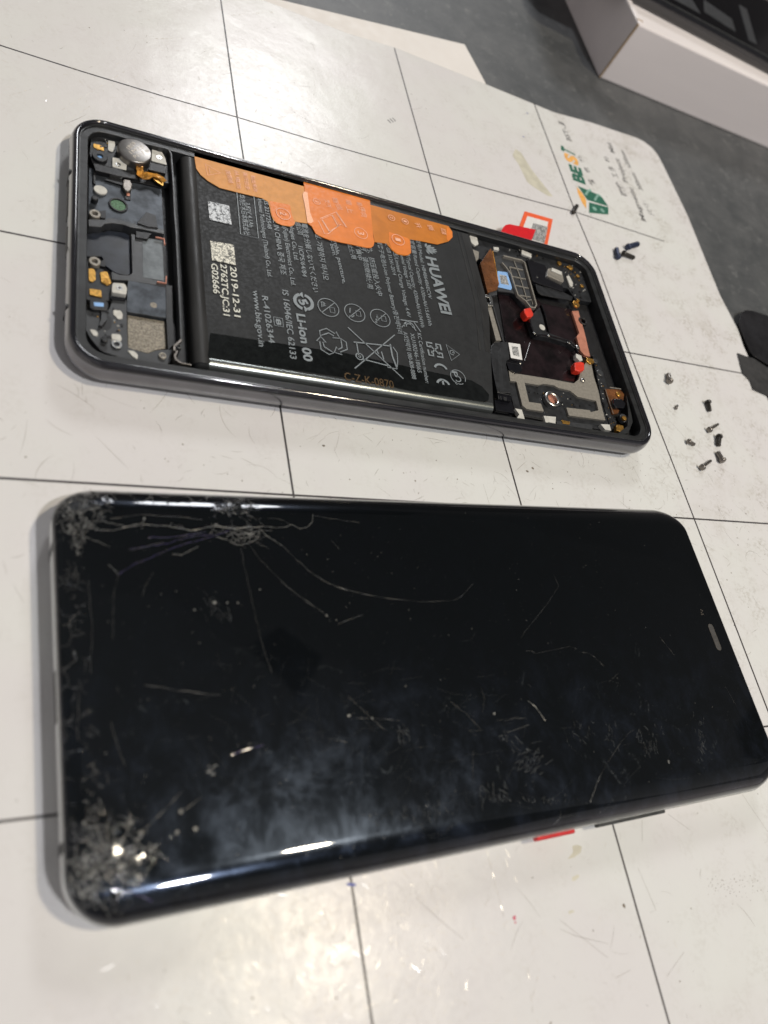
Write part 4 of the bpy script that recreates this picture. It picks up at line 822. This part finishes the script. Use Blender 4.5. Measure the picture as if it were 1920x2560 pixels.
part('shield_can', M['gloss_black'], 'r12', [(600, 210), (800, 270), (850, 430), (990, 500), (1000, 560), (700, 460), (660, 440)], 4.5, 5.4, .2, .15); pdisc('shield_screw', M['silver'], 'r12', (715, 405), .28, 5.4, 5.55)
part('shield_can', M['plastic'], 'r12', [(690, 480), (1000, 570), (1100, 620), (1090, 660), (760, 600), (720, 570)], 4.5, 4.9, .2, .1)
for c_, r_ in (((958, 250), .8), ((1078, 298), .95), ((1158, 388), .62), ((1203, 497), .6), ((1045, 290), .4)): pdisc('gold_contact', M['gold'], 'r12', c_, r_, 4.6, 5.1, bevel=.12)
g1 = pdisc('coax_socket', M['gold'], 'r12', (1140, 695), 1.25, 4.6, 5.3, bevel=.15); pdisc('socket_pin', M['gold'], 'r12', (1160, 655), .55, 5.3, 5.75, parent=g1); pdisc('socket_hole', M['black'], 'r12', (1138, 708), .3, 5.25, 5.33, parent=g1)
part('solder_pad', M['cream'], 'r12', [(1030, 395), (1060, 385), (1105, 470), (1098, 510), (1070, 500)], 4.6, 5.2, .3, .1)
part('copper_strip', M['copper'], 'r12', [(1092, 775), (1160, 772), (1232, 1020), (1290, 1272), (1230, 1258), (1182, 1205), (1142, 1055), (1172, 1015)], 3.3, 4.1, .05, .05)
part('camera_frame', M['plastic'], 'r12', [(622, 845), (740, 735), (775, 850), (810, 1000), (880, 1030), (1090, 1105), (1150, 1160), (1120, 1180), (1060, 1130), (850, 1068), (700, 1040), (668, 1010)], 3.2, 5.0, .2, .15)
w = MB()
for p_ in ([(628, 850), (650, 930), (685, 1012)], [(700, 1035), (770, 1030), (840, 1040), (960, 1070), (1060, 1100), (1130, 1150), (1165, 1220)], [(760, 700), (800, 800), (850, 1000)]): w.ribbon(P('r12', p_, 5.3), .4, 4.2, 5.3)
obj('camera_frame_edge', w, M['gloss_black'], ph, bevel=.12)
pdisc('frame_screw', M['cream'], 'r12', (768, 950), 1.05, 5.0, 5.3, bevel=.15)
for c_ in ((685, 1015), (840, 1040), (1060, 1118), (1155, 1165)): pdisc('rivet', M['silver'], 'r12', c_, .38, 5.2, 5.5, bevel=.1)
part('red_stopper', M['red'], 'r12', [(568, 750), (640, 735), (675, 810), (660, 835), (605, 842), (572, 790)], 4.0, 6.2, .4, .25); part('red_stopper', M['red'], 'r8', [(890, 400), (950, 390), (985, 405), (985, 470), (940, 485), (895, 470)], 4.0, 6.0, .4, .25)
# J-shaped black flex with label
jf = part('black_flex', M['plastic'], 'r8', [(100, 290), (108, 240), (140, 210), (262, 205), (280, 370), (255, 375), (245, 410), (270, 520), (298, 690), (165, 682), (130, 520), (112, 400)], 5.3, 5.9, .5, .12)
for k in range(4):
    w = MB(); w.ribbon(P('r8', [(250, 262 + 7 * k), (200, 262 + 8 * k), (172 + 8 * k, 300), (180 + 8 * k, 480), (195 + 9 * k, 675)], 5.95), .12); obj('flex_trace', w, M['plastic2'], jf)
part('connector_head', M['gloss_black'], 'r8', [(165, 685), (292, 710), (296, 765), (170, 738)], 4.6, 5.6, .1, .2); w = MB()
for x in (175, 195, 225, 235, 245): w.ribbon(P('r8', [(x, 712 + (x - 165) * .2), (x + 4, 745 + (x - 165) * .2)], 5.65), .14)
w.ribbon(P('r8', [(163, 683), (292, 709)], 5.95), .16); obj('connector_pins', w, M['silver'], ph)
wl = part('white_sticker', M['label'], 'r8', [(268, 212), (378, 228), (400, 376), (292, 356)], 5.9, 6.0, .1, .02); part('faded_print', M['datadark'], 'r8', [(298, 245), (358, 255), (372, 345), (312, 330)], 6.0, 6.02, 0, 0, parent=wl)
part('flex_tail', M['gloss_black'], 'r8', [(140, 745), (300, 770), (335, 880), (150, 850)], 3.6, 4.6, .2, .2)
part('lens_boss', M['gloss_black'], 'r8', [(245, 385), (300, 370), (380, 380), (420, 400), (390, 430), (400, 480), (330, 505), (275, 470)], 4.2, 5.0, .4, .25); pdisc('rivet', M['silver'], 'r8', (383, 403), .42, 5.0, 5.3, bevel=.12)
pl = part('board_plate', M['plastic'], 'r8', [(270, 480), (330, 500), (900, 590), (1060, 500), (1160, 780), (1210, 960), (1230, 1040), (1130, 1030), (700, 960), (420, 940), (330, 860), (290, 700)], 2.9, 4.0, .2)
part('shield_frame', M['shield'], 'r8', [(270, 468), (330, 503), (620, 548), (885, 598), (930, 560), (950, 480), (1000, 400), (1050, 420), (1075, 540), (1115, 665), (1140, 790), (1182, 945), (838, 898), (815, 825), (1035, 850), (1045, 868), (1118, 850), (1095, 762), (920, 722), (895, 700), (850, 665), (740, 640), (700, 615), (600, 600), (552, 612), (420, 590), (462, 772), (575, 788), (602, 862), (440, 838), (400, 805), (345, 580), (285, 572)], 4.0, 4.7, .05, .06, label='warm grey cut-out shield plate')
lr = pring('lens_ring', M['silver'], 'r8', (690, 740), 1.55, 2.5, 4.0, 5.6, .25, ry=1.0); pdisc('copper_disc', M['copper'], 'r8', (682, 752), 1.56, 4.0, 4.5, parent=lr); pdisc('ring_lug', M['silver'], 'r8', (780, 795), .3, 4.6, 5.2, parent=lr)
w = MB(); 
for i in range(15):
    c_ = at('r8', 418 + i * 12.3, 900 + i * 2.3, 5.2); w.ring(c_, .15, .42, 4.7, 5.2, 10)
obj('coil_strip', w, M['silver'], ph)
for q in ([(330, 832), (395, 845), (405, 880), (425, 942), (350, 922), (372, 890)], [(600, 902), (716, 912), (712, 975), (650, 962), (620, 968)], [(1138, 980), (1222, 985), (1236, 1042), (1180, 1032)], [(905, 315), (955, 335), (968, 380), (940, 385), (905, 350)]): part('solder_pad', M['cream'], 'r8', q, 4.0, 5.3, .1, .1)
part('spring_contact', M['gold'], 'r8', [(770, 940), (850, 960), (845, 985), (780, 972)], 4.2, 5.1, .1, .05); part('side_clip', M['plastic2'], 'r8', [(720, 950), (1060, 985), (1060, 1030), (725, 985)], 4.0, 4.9, .1)
for c_ in ((925, 252), (975, 562)): pdisc('rivet', M['silver'], 'r8', c_, .75, 4.2, 5.3, bevel=.3)
part('charge_flex', M['bronze'], 'r8', [(1180, 648), (1320, 655), (1360, 700), (1350, 760), (1300, 880), (1250, 885), (1215, 760)], 4.2, 4.8, .1, .05); w = MB(); w.ribbon(P('r8', [(1182, 652), (1218, 770), (1258, 885)], 4.85), .14); w.ribbon(P('r8', [(1225, 635), (1330, 650)], 4.9), .3); obj('flex_outline', w, M['shield'], ph)
g2 = pdisc('gold_contact', M['gold'], 'r8', (1310, 697), .85, 4.8, 5.3, bevel=.2); part('flash_module', M['gloss_black'], 'r8', [(1255, 740), (1340, 745), (1375, 790), (1360, 830), (1285, 825), (1262, 790)], 4.8, 6.0, .3, .2)
g3 = pdisc('pin_surround', M['plastic2'], 'r8', (1358, 922), 1.5, 3.5, 4.8, bevel=.2); pdisc('gold_pin', M['gold'], 'r8', (1362, 922), .75, 4.8, 5.5, parent=g3)
for q in ([(1290, 985), (1350, 995), (1358, 1040), (1330, 1055), (1290, 1040)], [(1005, 350), (1070, 370), (1080, 400), (1045, 415), (1005, 385)]): s_ = part('gold_contact', M['gold'], 'r8', q, 4.0, 5.3, .1, .1)
pdisc('locating_peg', M['plastic2'], 'r8', (1135, 495), 1.3, 3.0, 4.7, bevel=.3); pdisc('locating_peg', M['plastic2'], 'r8', (1090, 385), .9, 3.0, 4.8, bevel=.2)
pring('microphone_seal', M['black'], 'r12', (1215, 880), .9, 1.6, 3.0, 4.4, .15)
part('end_bracket', M['plastic'], 'r8', [(1060, 330), (1100, 320), (1180, 560), (1200, 640), (1245, 900), (1290, 960), (1240, 1040), (1150, 760)], 2.9, 4.3, .3, .15)
part('end_bracket', M['ledge'], 'r8', [(1380, 700), (1420, 860), (1440, 960), (1400, 1060), (1330, 1090), (1300, 1070), (1390, 1000), (1400, 900)], 3.0, 5.6, .4, .2)

# small soldered components, glue dots and pins scattered over the exposed boards
random.seed(21)
def scatter(name, m, reg, poly_, z, n_, lo, hi, h):
    xs = [p[0] for p in poly_]; ys = [p[1] for p in poly_]; B_ = MB(); k = 0; tries = 0
    while k < n_ and tries < 4000:
        tries += 1; x, y = random.uniform(min(xs), max(xs)), random.uniform(min(ys), max(ys)); ins = False
        for i in range(len(poly_)):
            (x1, y1), (x2, y2) = poly_[i - 1], poly_[i]
            if (y1 > y) != (y2 > y) and x < (x2 - x1) * (y - y1) / (y2 - y1) + x1: ins = not ins
        if not ins: continue
        c_ = at(reg, x, y, z + h); a_ = FT + random.choice([0, 1.57]) + random.gauss(0, .06); l1, l2 = random.uniform(lo, hi), random.uniform(lo, hi) * .6
        u_ = Vector((math.cos(a_), math.sin(a_), 0)); v_ = Vector((-u_.y, u_.x, 0))
        B_.prism([c_ - u_ * l1 / 2 - v_ * l2 / 2, c_ + u_ * l1 / 2 - v_ * l2 / 2, c_ + u_ * l1 / 2 + v_ * l2 / 2, c_ - u_ * l1 / 2 + v_ * l2 / 2], z - .3, z + h); k += 1
    obj(name, B_, m, ph, bevel=.03)
pa = [(440, 240), (640, 240), (700, 300), (700, 560), (600, 560), (430, 560)]; pb = [(400, 900), (640, 800), (800, 900), (810, 1330), (640, 1350), (420, 1120)]; pc = [(880, 330), (1180, 200), (1260, 360), (1230, 640), (1100, 600), (1010, 420)]; pd = [(380, 20), (800, 150), (760, 250), (420, 150)]; pe_ = [(1090, 400), (1180, 600), (1290, 1000), (1230, 1020), (1100, 600)]; pf_ = [(440, 610), (560, 620), (840, 690), (1080, 800), (1080, 840), (820, 800), (610, 770), (480, 740)]
for (m_, n_, lo, hi) in (('chip', 14, .3, .8), ('cream', 5, .18, .4), ('gold', 4, .2, .45)):
    scatter('surface_components', M[m_], 'r1', pa, 4.9, n_, lo, hi, .18); scatter('surface_components', M[m_], 'r2', pb, 4.6, n_, lo, hi, .2); scatter('surface_components', M[m_], 'r12', pc, 4.6, n_ + 6, lo, hi * 1.2, .35)
    scatter('surface_components', M[m_], 'r12', pd, 4.6, n_, lo, hi * 1.2, .4); scatter('surface_components', M[m_], 'r8', pe_, 4.0, n_ + 4, lo, hi * 1.3, .4); scatter('surface_components', M[m_], 'r8', pf_, 4.0, n_, lo, hi, .2)

# ================================================================== CRACKED PHONE
gp = empty('cracked_phone', tuple(GC), 'assembled phone with shattered curved black screen, nearest in view', 'phone')
def gl_(x, y, z=0.0): return Vector((GC.x + x * math.cos(GT) - y * math.sin(GT), GC.y + x * math.sin(GT) + y * math.cos(GT), z))
def gloop(fn, n=14, r=8.2):
    """fn(nx, ny) -> (inset_x, inset_y, z) for each point of the outline with its outward normal"""
    out = []; a, b = LL / 2, WW / 2
    seq = []
    for (sx, sy, a0) in ((1, 1, 0), (-1, 1, 90), (-1, -1, 180), (1, -1, 270)):
        for i in range(n + 1):
            t = math.radians(a0 + 90 * i / n); seq.append((sx * (a - r) + r * math.cos(t), sy * (b - r) + r * math.sin(t), math.cos(t), math.sin(t)))
    for x, y, nx, ny in seq:
        ix, iy, z = fn(nx, ny); out.append(gl_(x - nx * ix, y - ny * iy, z))
    return out
ZE = lambda nx, ny: 7.25 - 3.05 * ny * ny
ZT = 8.1
ls = []
for k in range(13):
    f = math.radians(90 * k / 12)
    ls.append(gloop(lambda nx, ny: ((1.1 + .0) * (1 - math.cos(f)) + .12, 6.0 * (1 - math.cos(f)) + .12, ZE(nx, ny) + (ZT - ZE(nx, ny)) * math.sin(f))))
mb = MB(); mb.loops(ls, False, True)
sg = obj('screen_glass', mb, M['screen'], gp, smooth=True, label='black curved glass, shattered at both left corners')
bvh = BVHTree.FromPolygons([tuple(v) for v in mb.v], mb.f)
mb = MB(); mb.loops([gloop(lambda nx, ny: (1.0, 6, .1)), gloop(lambda nx, ny: (.5, 3.6, .45)), gloop(lambda nx, ny: (.2, 1.8, 1.1)), gloop(lambda nx, ny: (.05, .6, 2.0)), gloop(lambda nx, ny: (0, 0.05, 3.0)), gloop(lambda nx, ny: (0, 0, ZE(nx, ny) - .25)), gloop(lambda nx, ny: (.1, .08, ZE(nx, ny) - .05)), gloop(lambda nx, ny: (.3, .3, ZE(nx, ny) + .02))], True)
obj('side_rail', mb, M['silver_rail'], gp, smooth=True)
w = MB(); w.loops([gloop(lambda nx, ny: (-.02, .0, ZE(nx, ny) - .30)), gloop(lambda nx, ny: (-.03, -.02, ZE(nx, ny) - .12)), gloop(lambda nx, ny: (.02, .04, ZE(nx, ny) + .0))]); obj('screen_gasket', w, M['black'], gp, smooth=True)
def gbox(x0, x1, y0, y1, z0, z1, name, m, bv=.1, label=None):
    w = MB(); w.prism([gl_(x0, y0), gl_(x1, y0), gl_(x1, y1), gl_(x0, y1)], z0, z1); return obj(name, w, m, gp, bevel=bv, label=label)
gbox(-79.06, -78, -6.0, 3.4, 2.4, 5.4, 'port_opening', M['black'], .5); gbox(-79.05, -78, 23.6, 25.2, 1.6, 6.9, 'antenna_seam', M['plastic2'], 0); gbox(-79.05, -78, -25.4, -23.8, 1.6, 6.9, 'antenna_seam', M['plastic2'], 0)
def glocal(X, Y, z): p = at('px', X, Y, z) - GC; c, s = math.cos(-GT), math.sin(-GT); return p.x * c - p.y * s
xa, xb = glocal(1336, 2095, 3), glocal(1433, 2077, 3); gbox(xa, xb, -WW / 2 - .75, -WW / 2 + .4, 2.3, 3.7, 'power_button', M['red_button'], .3, 'red side button')
xa, xb = glocal(1490, 2064, 3), glocal(1659, 2030, 3); gbox(xa, xb, -WW / 2 - .65, -WW / 2 + .4, 2.3, 3.7, 'volume_button', M['bezel'], .3, 'long grey side button')
# helpers that lay marks on the curved glass where they are seen
def on_glass(reg, x, y, lift=.03):
    X, Y = px(reg, x, y); d = ray(X, Y); h = bvh.ray_cast(CAM, d)
    return None if h[0] is None else h[0] + (h[1] if h[1].z > 0 else -h[1]) * lift
def gline_(B, reg, pts, w, jag=.12, sub=4, lift=.035):
    out = []
    for (x0, y0), (x1, y1) in zip(pts[:-1], pts[1:]):
        for k in range(sub):
            t = k / sub; p = on_glass(reg, x0 + (x1 - x0) * t, y0 + (y1 - y0) * t, lift)
            if p: out.append(p + Vector((random.uniform(-jag, jag), random.uniform(-jag, jag), 0)))
    p = on_glass(reg, *pts[-1], lift)
    if p: out.append(p)
    if len(out) > 1:
        b0 = len(B.v); B.ribbon(out, w * .52); ph_ = random.random() * 6; am = random.uniform(.02, .11) * w
        for k in range(0, len(B.v) - b0, 4):
            q = math.sin(ph_ + k * .35) * am
            for idx, sg_ in ((0, 1), (1, 1), (2, -1), (3, -1)):
                qq = math.sin(ph_ + (k + (4 if idx in (1, 2) else 0)) * .35) * am; B.v[b0 + k + idx].z += sg_ * qq
        for k in range(b0, len(B.v)): B.v[k].z += am
random.seed(11)
cA, cB, cC = MB(), MB(), MB()
for p_ in ([(230, 215), (330, 215), (420, 235), (450, 242), (530, 225), (540, 200)], [(230, 240), (290, 258), (380, 262), (460, 240), (560, 232), (660, 240), (780, 262), (900, 240), (1000, 250), (1090, 245), (1150, 245)],
           [(235, 295), (300, 320), (362, 345)], [(355, 435), (405, 492)], [(1165, 242), (1230, 250), (1275, 245), (1305, 232), (1350, 255), (1395, 240), (1412, 215), (1415, 180)], [(900, 230), (980, 255), (1060, 250), (1160, 240)],
           [(910, 295), (960, 305), (1000, 325), (1040, 340), (1100, 320), (1130, 300), (1135, 255)], [(965, 300), (1000, 270), (1030, 290), (1060, 270), (1100, 280), (1125, 262)], [(1000, 325), (1030, 300), (1080, 300), (1110, 285)],
           [(1140, 255), (1175, 290), (1215, 315), (1255, 340)], [(690, 383), (730, 390), (770, 370), (820, 345)]): gline_(cA, 'g5', p_, .17)
for p_ in ([(1255, 340), (1310, 395), (1360, 440), (1420, 490), (1500, 535), (1560, 565), (1655, 585)], [(405, 492), (395, 540), (380, 590), (378, 700), (375, 830)], [(360, 200), (520, 180), (700, 190), (840, 205)], [(1030, 185), (1060, 205), (1085, 240)], [(1070, 180), (1130, 205), (1160, 240)], [(1180, 195), (1250, 205), (1300, 232)],
           [(1090, 345), (1130, 400), (1180, 450)], [(585, 480), (545, 550), (530, 600)], [(1040, 350), (1060, 450), (1090, 580), (1120, 720), (1150, 850), (1200, 1000)], [(1180, 450), (1290, 560), (1380, 630), (1490, 705)], [(1545, 745), (1600, 725), (1655, 705)], [(250, 520), (265, 700), (272, 800), (262, 1000)],
           [(1120, 320), (1185, 358)], [(1510, 315), (1550, 360)], [(1415, 185), (1540, 205), (1655, 222)], [(460, 365), (530, 350), (640, 320)]): gline_(cB, 'g5', p_, .11)
def violet(reg, p_, w_, j_=.12): B_ = MB(); gline_(B_, reg, p_, w_, j_); obj('violet_crack', B_, M['crack_violet'], gp)
for p_ in ([(470, 360), (560, 345), (660, 330), (760, 300), (900, 280)], [(405, 490), (500, 435), (600, 390), (700, 345), (800, 320), (910, 290), (980, 262)], [(560, 300), (700, 295), (860, 270)]): violet('g5', p_, .2)
for p_ in ([(95, 0), (160, 70), (230, 110), (330, 150), (440, 178), (560, 200), (740, 218), (900, 210), (940, 190), (1000, 125)], [(0, 110), (90, 180), (160, 225), (245, 290), (262, 320)], [(300, 332), (360, 308), (430, 285)], [(1420, 80), (1445, 135), (1390, 220), (1320, 310), (1265, 375), (1250, 405)],
           [(350, 705), (415, 765), (480, 825), (550, 890)], [(885, 735), (960, 795), (1050, 885), (980, 885)], [(1160, 835), (1225, 822), (1275, 822)], [(1160, 893), (1230, 880), (1290, 855)], [(1000, 990), (1000, 1160)], [(400, 820), (560, 825), (620, 835)], [(1040, 660), (1060, 725), (1050, 790)], [(250, 925), (345, 945)]): gline_(cB, 'g4', p_, .085, .05)
for p_ in ([(180, 945), (215, 945), (245, 960), (330, 942), (450, 918), (492, 932)], [(505, 952), (560, 957), (610, 990), (655, 1035)], [(690, 1132), (745, 1080)], [(995, 855), (1040, 915), (1090, 975)], [(1400, 1165), (1465, 1280)], [(0, 1370), (120, 1352), (185, 1358)], [(60, 1445), (200, 1395)], [(695, 1605), (740, 1530), (800, 1455), (840, 1425)]): gline_(cB, 'g8', p_, .085, .05)
gline_(cA, 'g8', [(195, 1250), (240, 1285), (300, 1370)], .3, .03); gline_(cA, 'g9', [(605, 395), (625, 340), (645, 280), (665, 235)], .16, .08); gline_(cB, 'g9', [(665, 235), (700, 170), (790, 35)], .1, .05); gline_(cB, 'g9', [(380, 540), (430, 480), (425, 435)], .13); gline_(cB, 'g9', [(430, 480), (500, 470), (570, 480)], .08)
for p_ in ([(545, 290), (560, 360), (590, 450), (640, 590)], [(780, 35), (1000, 70), (1300, 105)], [(1040, 770), (960, 850), (870, 940), (780, 1030)], [(1170, 810), (1040, 905), (1010, 925)], [(330, 0), (320, 160), (318, 420)], [(520, 640), (525, 720)], [(440, 560), (380, 600)]): gline_(cB, 'g6', p_, .15, .1)
violet('g6', [(1380, 520), (1450, 490), (1600, 450)], .4, .02); violet('g6', [(560, 1440), (700, 1470), (830, 1530)], .4, .05); gline_(cA, 'g6', [(400, 1440), (600, 1450), (680, 1460)], .12)
# splinter webs in the smashed zones
def web(B, reg, cx, cy, rx, ry, n, wmin=.08, wmax=.24, steps=4, bias=None):
    for i in range(n):
        a = random.uniform(0, 6.28); rr = random.random() ** .6; x = cx + rx * rr * math.cos(a); y = cy + ry * rr * math.sin(a); a2 = bias + random.gauss(0, .5) if bias is not None and random.random() < .6 else random.uniform(0, 6.28); p = [(x, y)]
        for k in range(random.randint(2, steps)): s_ = random.uniform(.10, .32) * min(rx, ry); a2 += random.gauss(0, .7); x += s_ * math.cos(a2); y += s_ * math.sin(a2); p.append((x, y))
        gline_(B, reg, p, random.uniform(wmin, wmax), .08, 2, random.uniform(.02, .07))
web(cA, 'g10', 490, 420, 130, 230, 26); web(cB, 'g10', 480, 900, 90, 900, 60, .06, .17, 5, 1.55); web(cA, 'g10', 500, 700, 60, 180, 16, bias=1.5); web(cB, 'g10', 700, 300, 200, 100, 20, bias=0)
web(cA, 'g6', 560, 1190, 210, 120, 30, .12, .34); web(cA, 'g6', 400, 1400, 90, 180, 22, .12, .34); web(cB, 'g6', 420, 900, 60, 350, 40, .1, .3, 5, 1.5); web(cA, 'g5', 1060, 290, 75, 35, 22, .08, .25); web(cA, 'g5', 880, 250, 220, 40, 22, .05, .12, 4, 0); web(cA, 'g6', 1250, 620, 70, 45, 8, .15, .4)
web(cA, 'g6', 840, 1190, 90, 60, 12, .15, .4, 3, -.3)
def radial(B, reg, cx, cy, n, r0, r1, squash=1.0, w0=.1, w1=.25):
    for i in range(n):
        a = 6.283 * (i + random.random()) / n; r = random.uniform(r0 * .2, r0 * .6); R1 = random.uniform(r0, r1); p = []
        while r < R1: p.append((cx + r * math.cos(a), cy + r * squash * math.sin(a))); r += random.uniform(.12, .22) * r1; a += random.gauss(0, .12)
        if len(p) > 1: gline_(B, reg, p, random.uniform(w0, w1), .05, 2, random.uniform(.02, .06))
    for k in range(3):      # rings joining the rays
        rr = r0 * (.55 + .5 * k); a = random.random() * 6
        for m_ in range(4):
            p = [(cx + rr * math.cos(a + t * .22) * random.uniform(.92, 1.08), cy + rr * squash * math.sin(a + t * .22) * random.uniform(.92, 1.08)) for t in range(random.randint(3, 6))]; a += 1.57
            gline_(B, reg, p, random.uniform(w0, w1), .04, 2, .04)
radial(cA, 'g10', 490, 420, 22, 110, 330, 1.2); radial(cA, 'g6', 560, 1200, 18, 130, 340, .8, .1, .28); radial(cA, 'g6', 390, 1400, 11, 80, 200, 1.3, .1, .28); radial(cB, 'g5', 1085, 285, 16, 50, 150, .6, .06, .16)
hl = MB()
for i in range(150):    # hairline wipe scratches
    x_ = random.gauss(950, 330); y_ = random.gauss(1900, 130); a_ = random.gauss(-.25, .5) if random.random() < .6 else random.uniform(0, 3.14); l_ = random.uniform(15, 90); c2 = random.gauss(0, .15)
    gline_(hl, 'px', [(x_, y_), (x_ + l_ * .5 * math.cos(a_), y_ + l_ * .5 * math.sin(a_)), (x_ + l_ * math.cos(a_ + c2), y_ + l_ * math.sin(a_ + c2))], .04, .01, 2, .02)
obj('wipe_scratches', hl, M['smear'], gp)
obj('glass_cracks', cA, M['crack'], gp); obj('fine_cracks', cB, M['crack_fine'], gp)
# dust specks, chips and dried smears lying on the glass
dk = MB()
def gspeck(reg, x, y, r):
    p = on_glass(reg, x, y, .04)
    if p:
        k = random.randint(5, 7); a0 = random.random() * 6
        dk.face([p + Vector((r * random.uniform(.5, 1.3) * math.cos(a0 + 6.283 * i / k), r * random.uniform(.5, 1.3) * math.sin(a0 + 6.283 * i / k), random.uniform(0, .02))) for i in range(k)])
for i in range(330): gspeck('px', random.uniform(230, 1850), random.uniform(1280, 2150), random.choice([.03, .04, .05, .07, .10]))
for (r_, x, y, s_) in (('g5', 540, 200, .3), ('g5', 800, 673, .22), ('g5', 905, 636, .35), ('g5', 970, 636, .2), ('g5', 1025, 636, .22), ('g5', 1140, 568, .2), ('g4', 358, 806, .38), ('g4', 650, 655, .3), ('g4', 1110, 798, .42), ('g4', 478, 823, .22), ('g4', 242, 288, .25), ('g9', 1070, 152, .5), ('g6', 620, 1290, .5), ('g6', 735, 1255, .5), ('g6', 1130, 1030, .35), ('g6', 685, 985, .4), ('g6', 755, 1055, .45), ('g6', 735, 1358, .6), ('g6', 360, 990, .3), ('g6', 1030, 910, .35), ('g6', 1000, 1053, .4)): gspeck(r_, x, y, s_)
obj('dust_specks', dk, M['crack'], gp)
sm = MB(); random.seed(5)
def smear(reg, cx, cy, rx, ry, n, a, L):
    for i in range(n):
        x = random.gauss(cx, rx); y = random.gauss(cy, ry); aa = a + random.gauss(0, .35); l = L * random.uniform(.3, 1.2)
        gline_(sm, reg, [(x, y), (x + l * math.cos(aa), y + l * math.sin(aa))], random.uniform(.05, .22), .06, 3, .02)
smear('g9', 250, 170, 45, 55, 50, -.7, 45); smear('g9', 40, 330, 60, 30, 26, 1.35, 60); smear('g9', 280, 375, 110, 10, 40, 1.35, 22); smear('g8', 920, 1480, 40, 60, 34, 1.3, 40); smear('g8', 1245, 1500, 14, 80, 34, 1.4, 35)
smear('g8', 700, 1460, 30, 40, 16, 1.3, 40); smear('g8', 530, 1420, 30, 50, 16, 1.1, 40); smear('g4', 625, 890, 22, 22, 26, 1.2, 30); smear('g4', 1150, 920, 14, 10, 14, .6, 18); smear('g4', 1240, 960, 40, 25, 12, .65, 55); smear('g7', 1000, 375, 60, 20, 20, 1.2, 35); smear('g7', 800, 420, 80, 30, 16, 1.2, 30)
smear('g5', 900, 650, 30, 40, 18, 1.1, 60); smear('g6', 400, 340, 30, 25, 10, .7, 60)
obj('dried_smears', sm, M['smear'], gp)
# earpiece slot with mesh, sensor dots
w = MB(); a = on_glass('g8', 1310, 800, .03); b_ = on_glass('g8', 1357, 922, .03)
def slot(B, a, b_, r, lift=0):
    d = (b_ - a).normalized(); n_ = Vector((-d.y, d.x, 0)); pts = []
    for i in range(9): t = math.pi * i / 8; pts.append(a - d * math.sin(t) * r + n_ * math.cos(t) * r)
    for i in range(9): t = math.pi * i / 8; pts.append(b_ + d * math.sin(t) * r - n_ * math.cos(t) * r)
    return [p + Vector((0, 0, lift)) for p in pts]
w.face(slot(w, a, b_, .78)); eo = obj('earpiece_grille', w, M['grey_mesh'], gp)
w = MB(); w.ribbon(slot(w, a, b_, .8, .02), .13, closed=True); d = (b_ - a); n_ = Vector((-d.y, d.x, 0)).normalized()
for i in range(22):
    for j in (-1, 0, 1):
        c = a + d * ((i + .5 * (j == 0)) / 21) + n_ * j * .42; w.face([c + Vector((.10 * math.cos(k), .10 * math.sin(k), .025)) for k in (0, 1.57, 3.14, 4.71)])
obj('grille_dots', w, M['steel'], eo)
w = MB()
for (x, y) in ((1250, 695), (1258, 700), (1252, 710), (1262, 720), (1254, 722)):
    p = on_glass('g8', x, y, .03); w.face([p + Vector((.22 * math.cos(k), .22 * math.sin(k), 0)) for k in (0, 1.2, 2.6, 3.9, 5.1)])
obj('sensor_marks', w, M['steel'], gp)
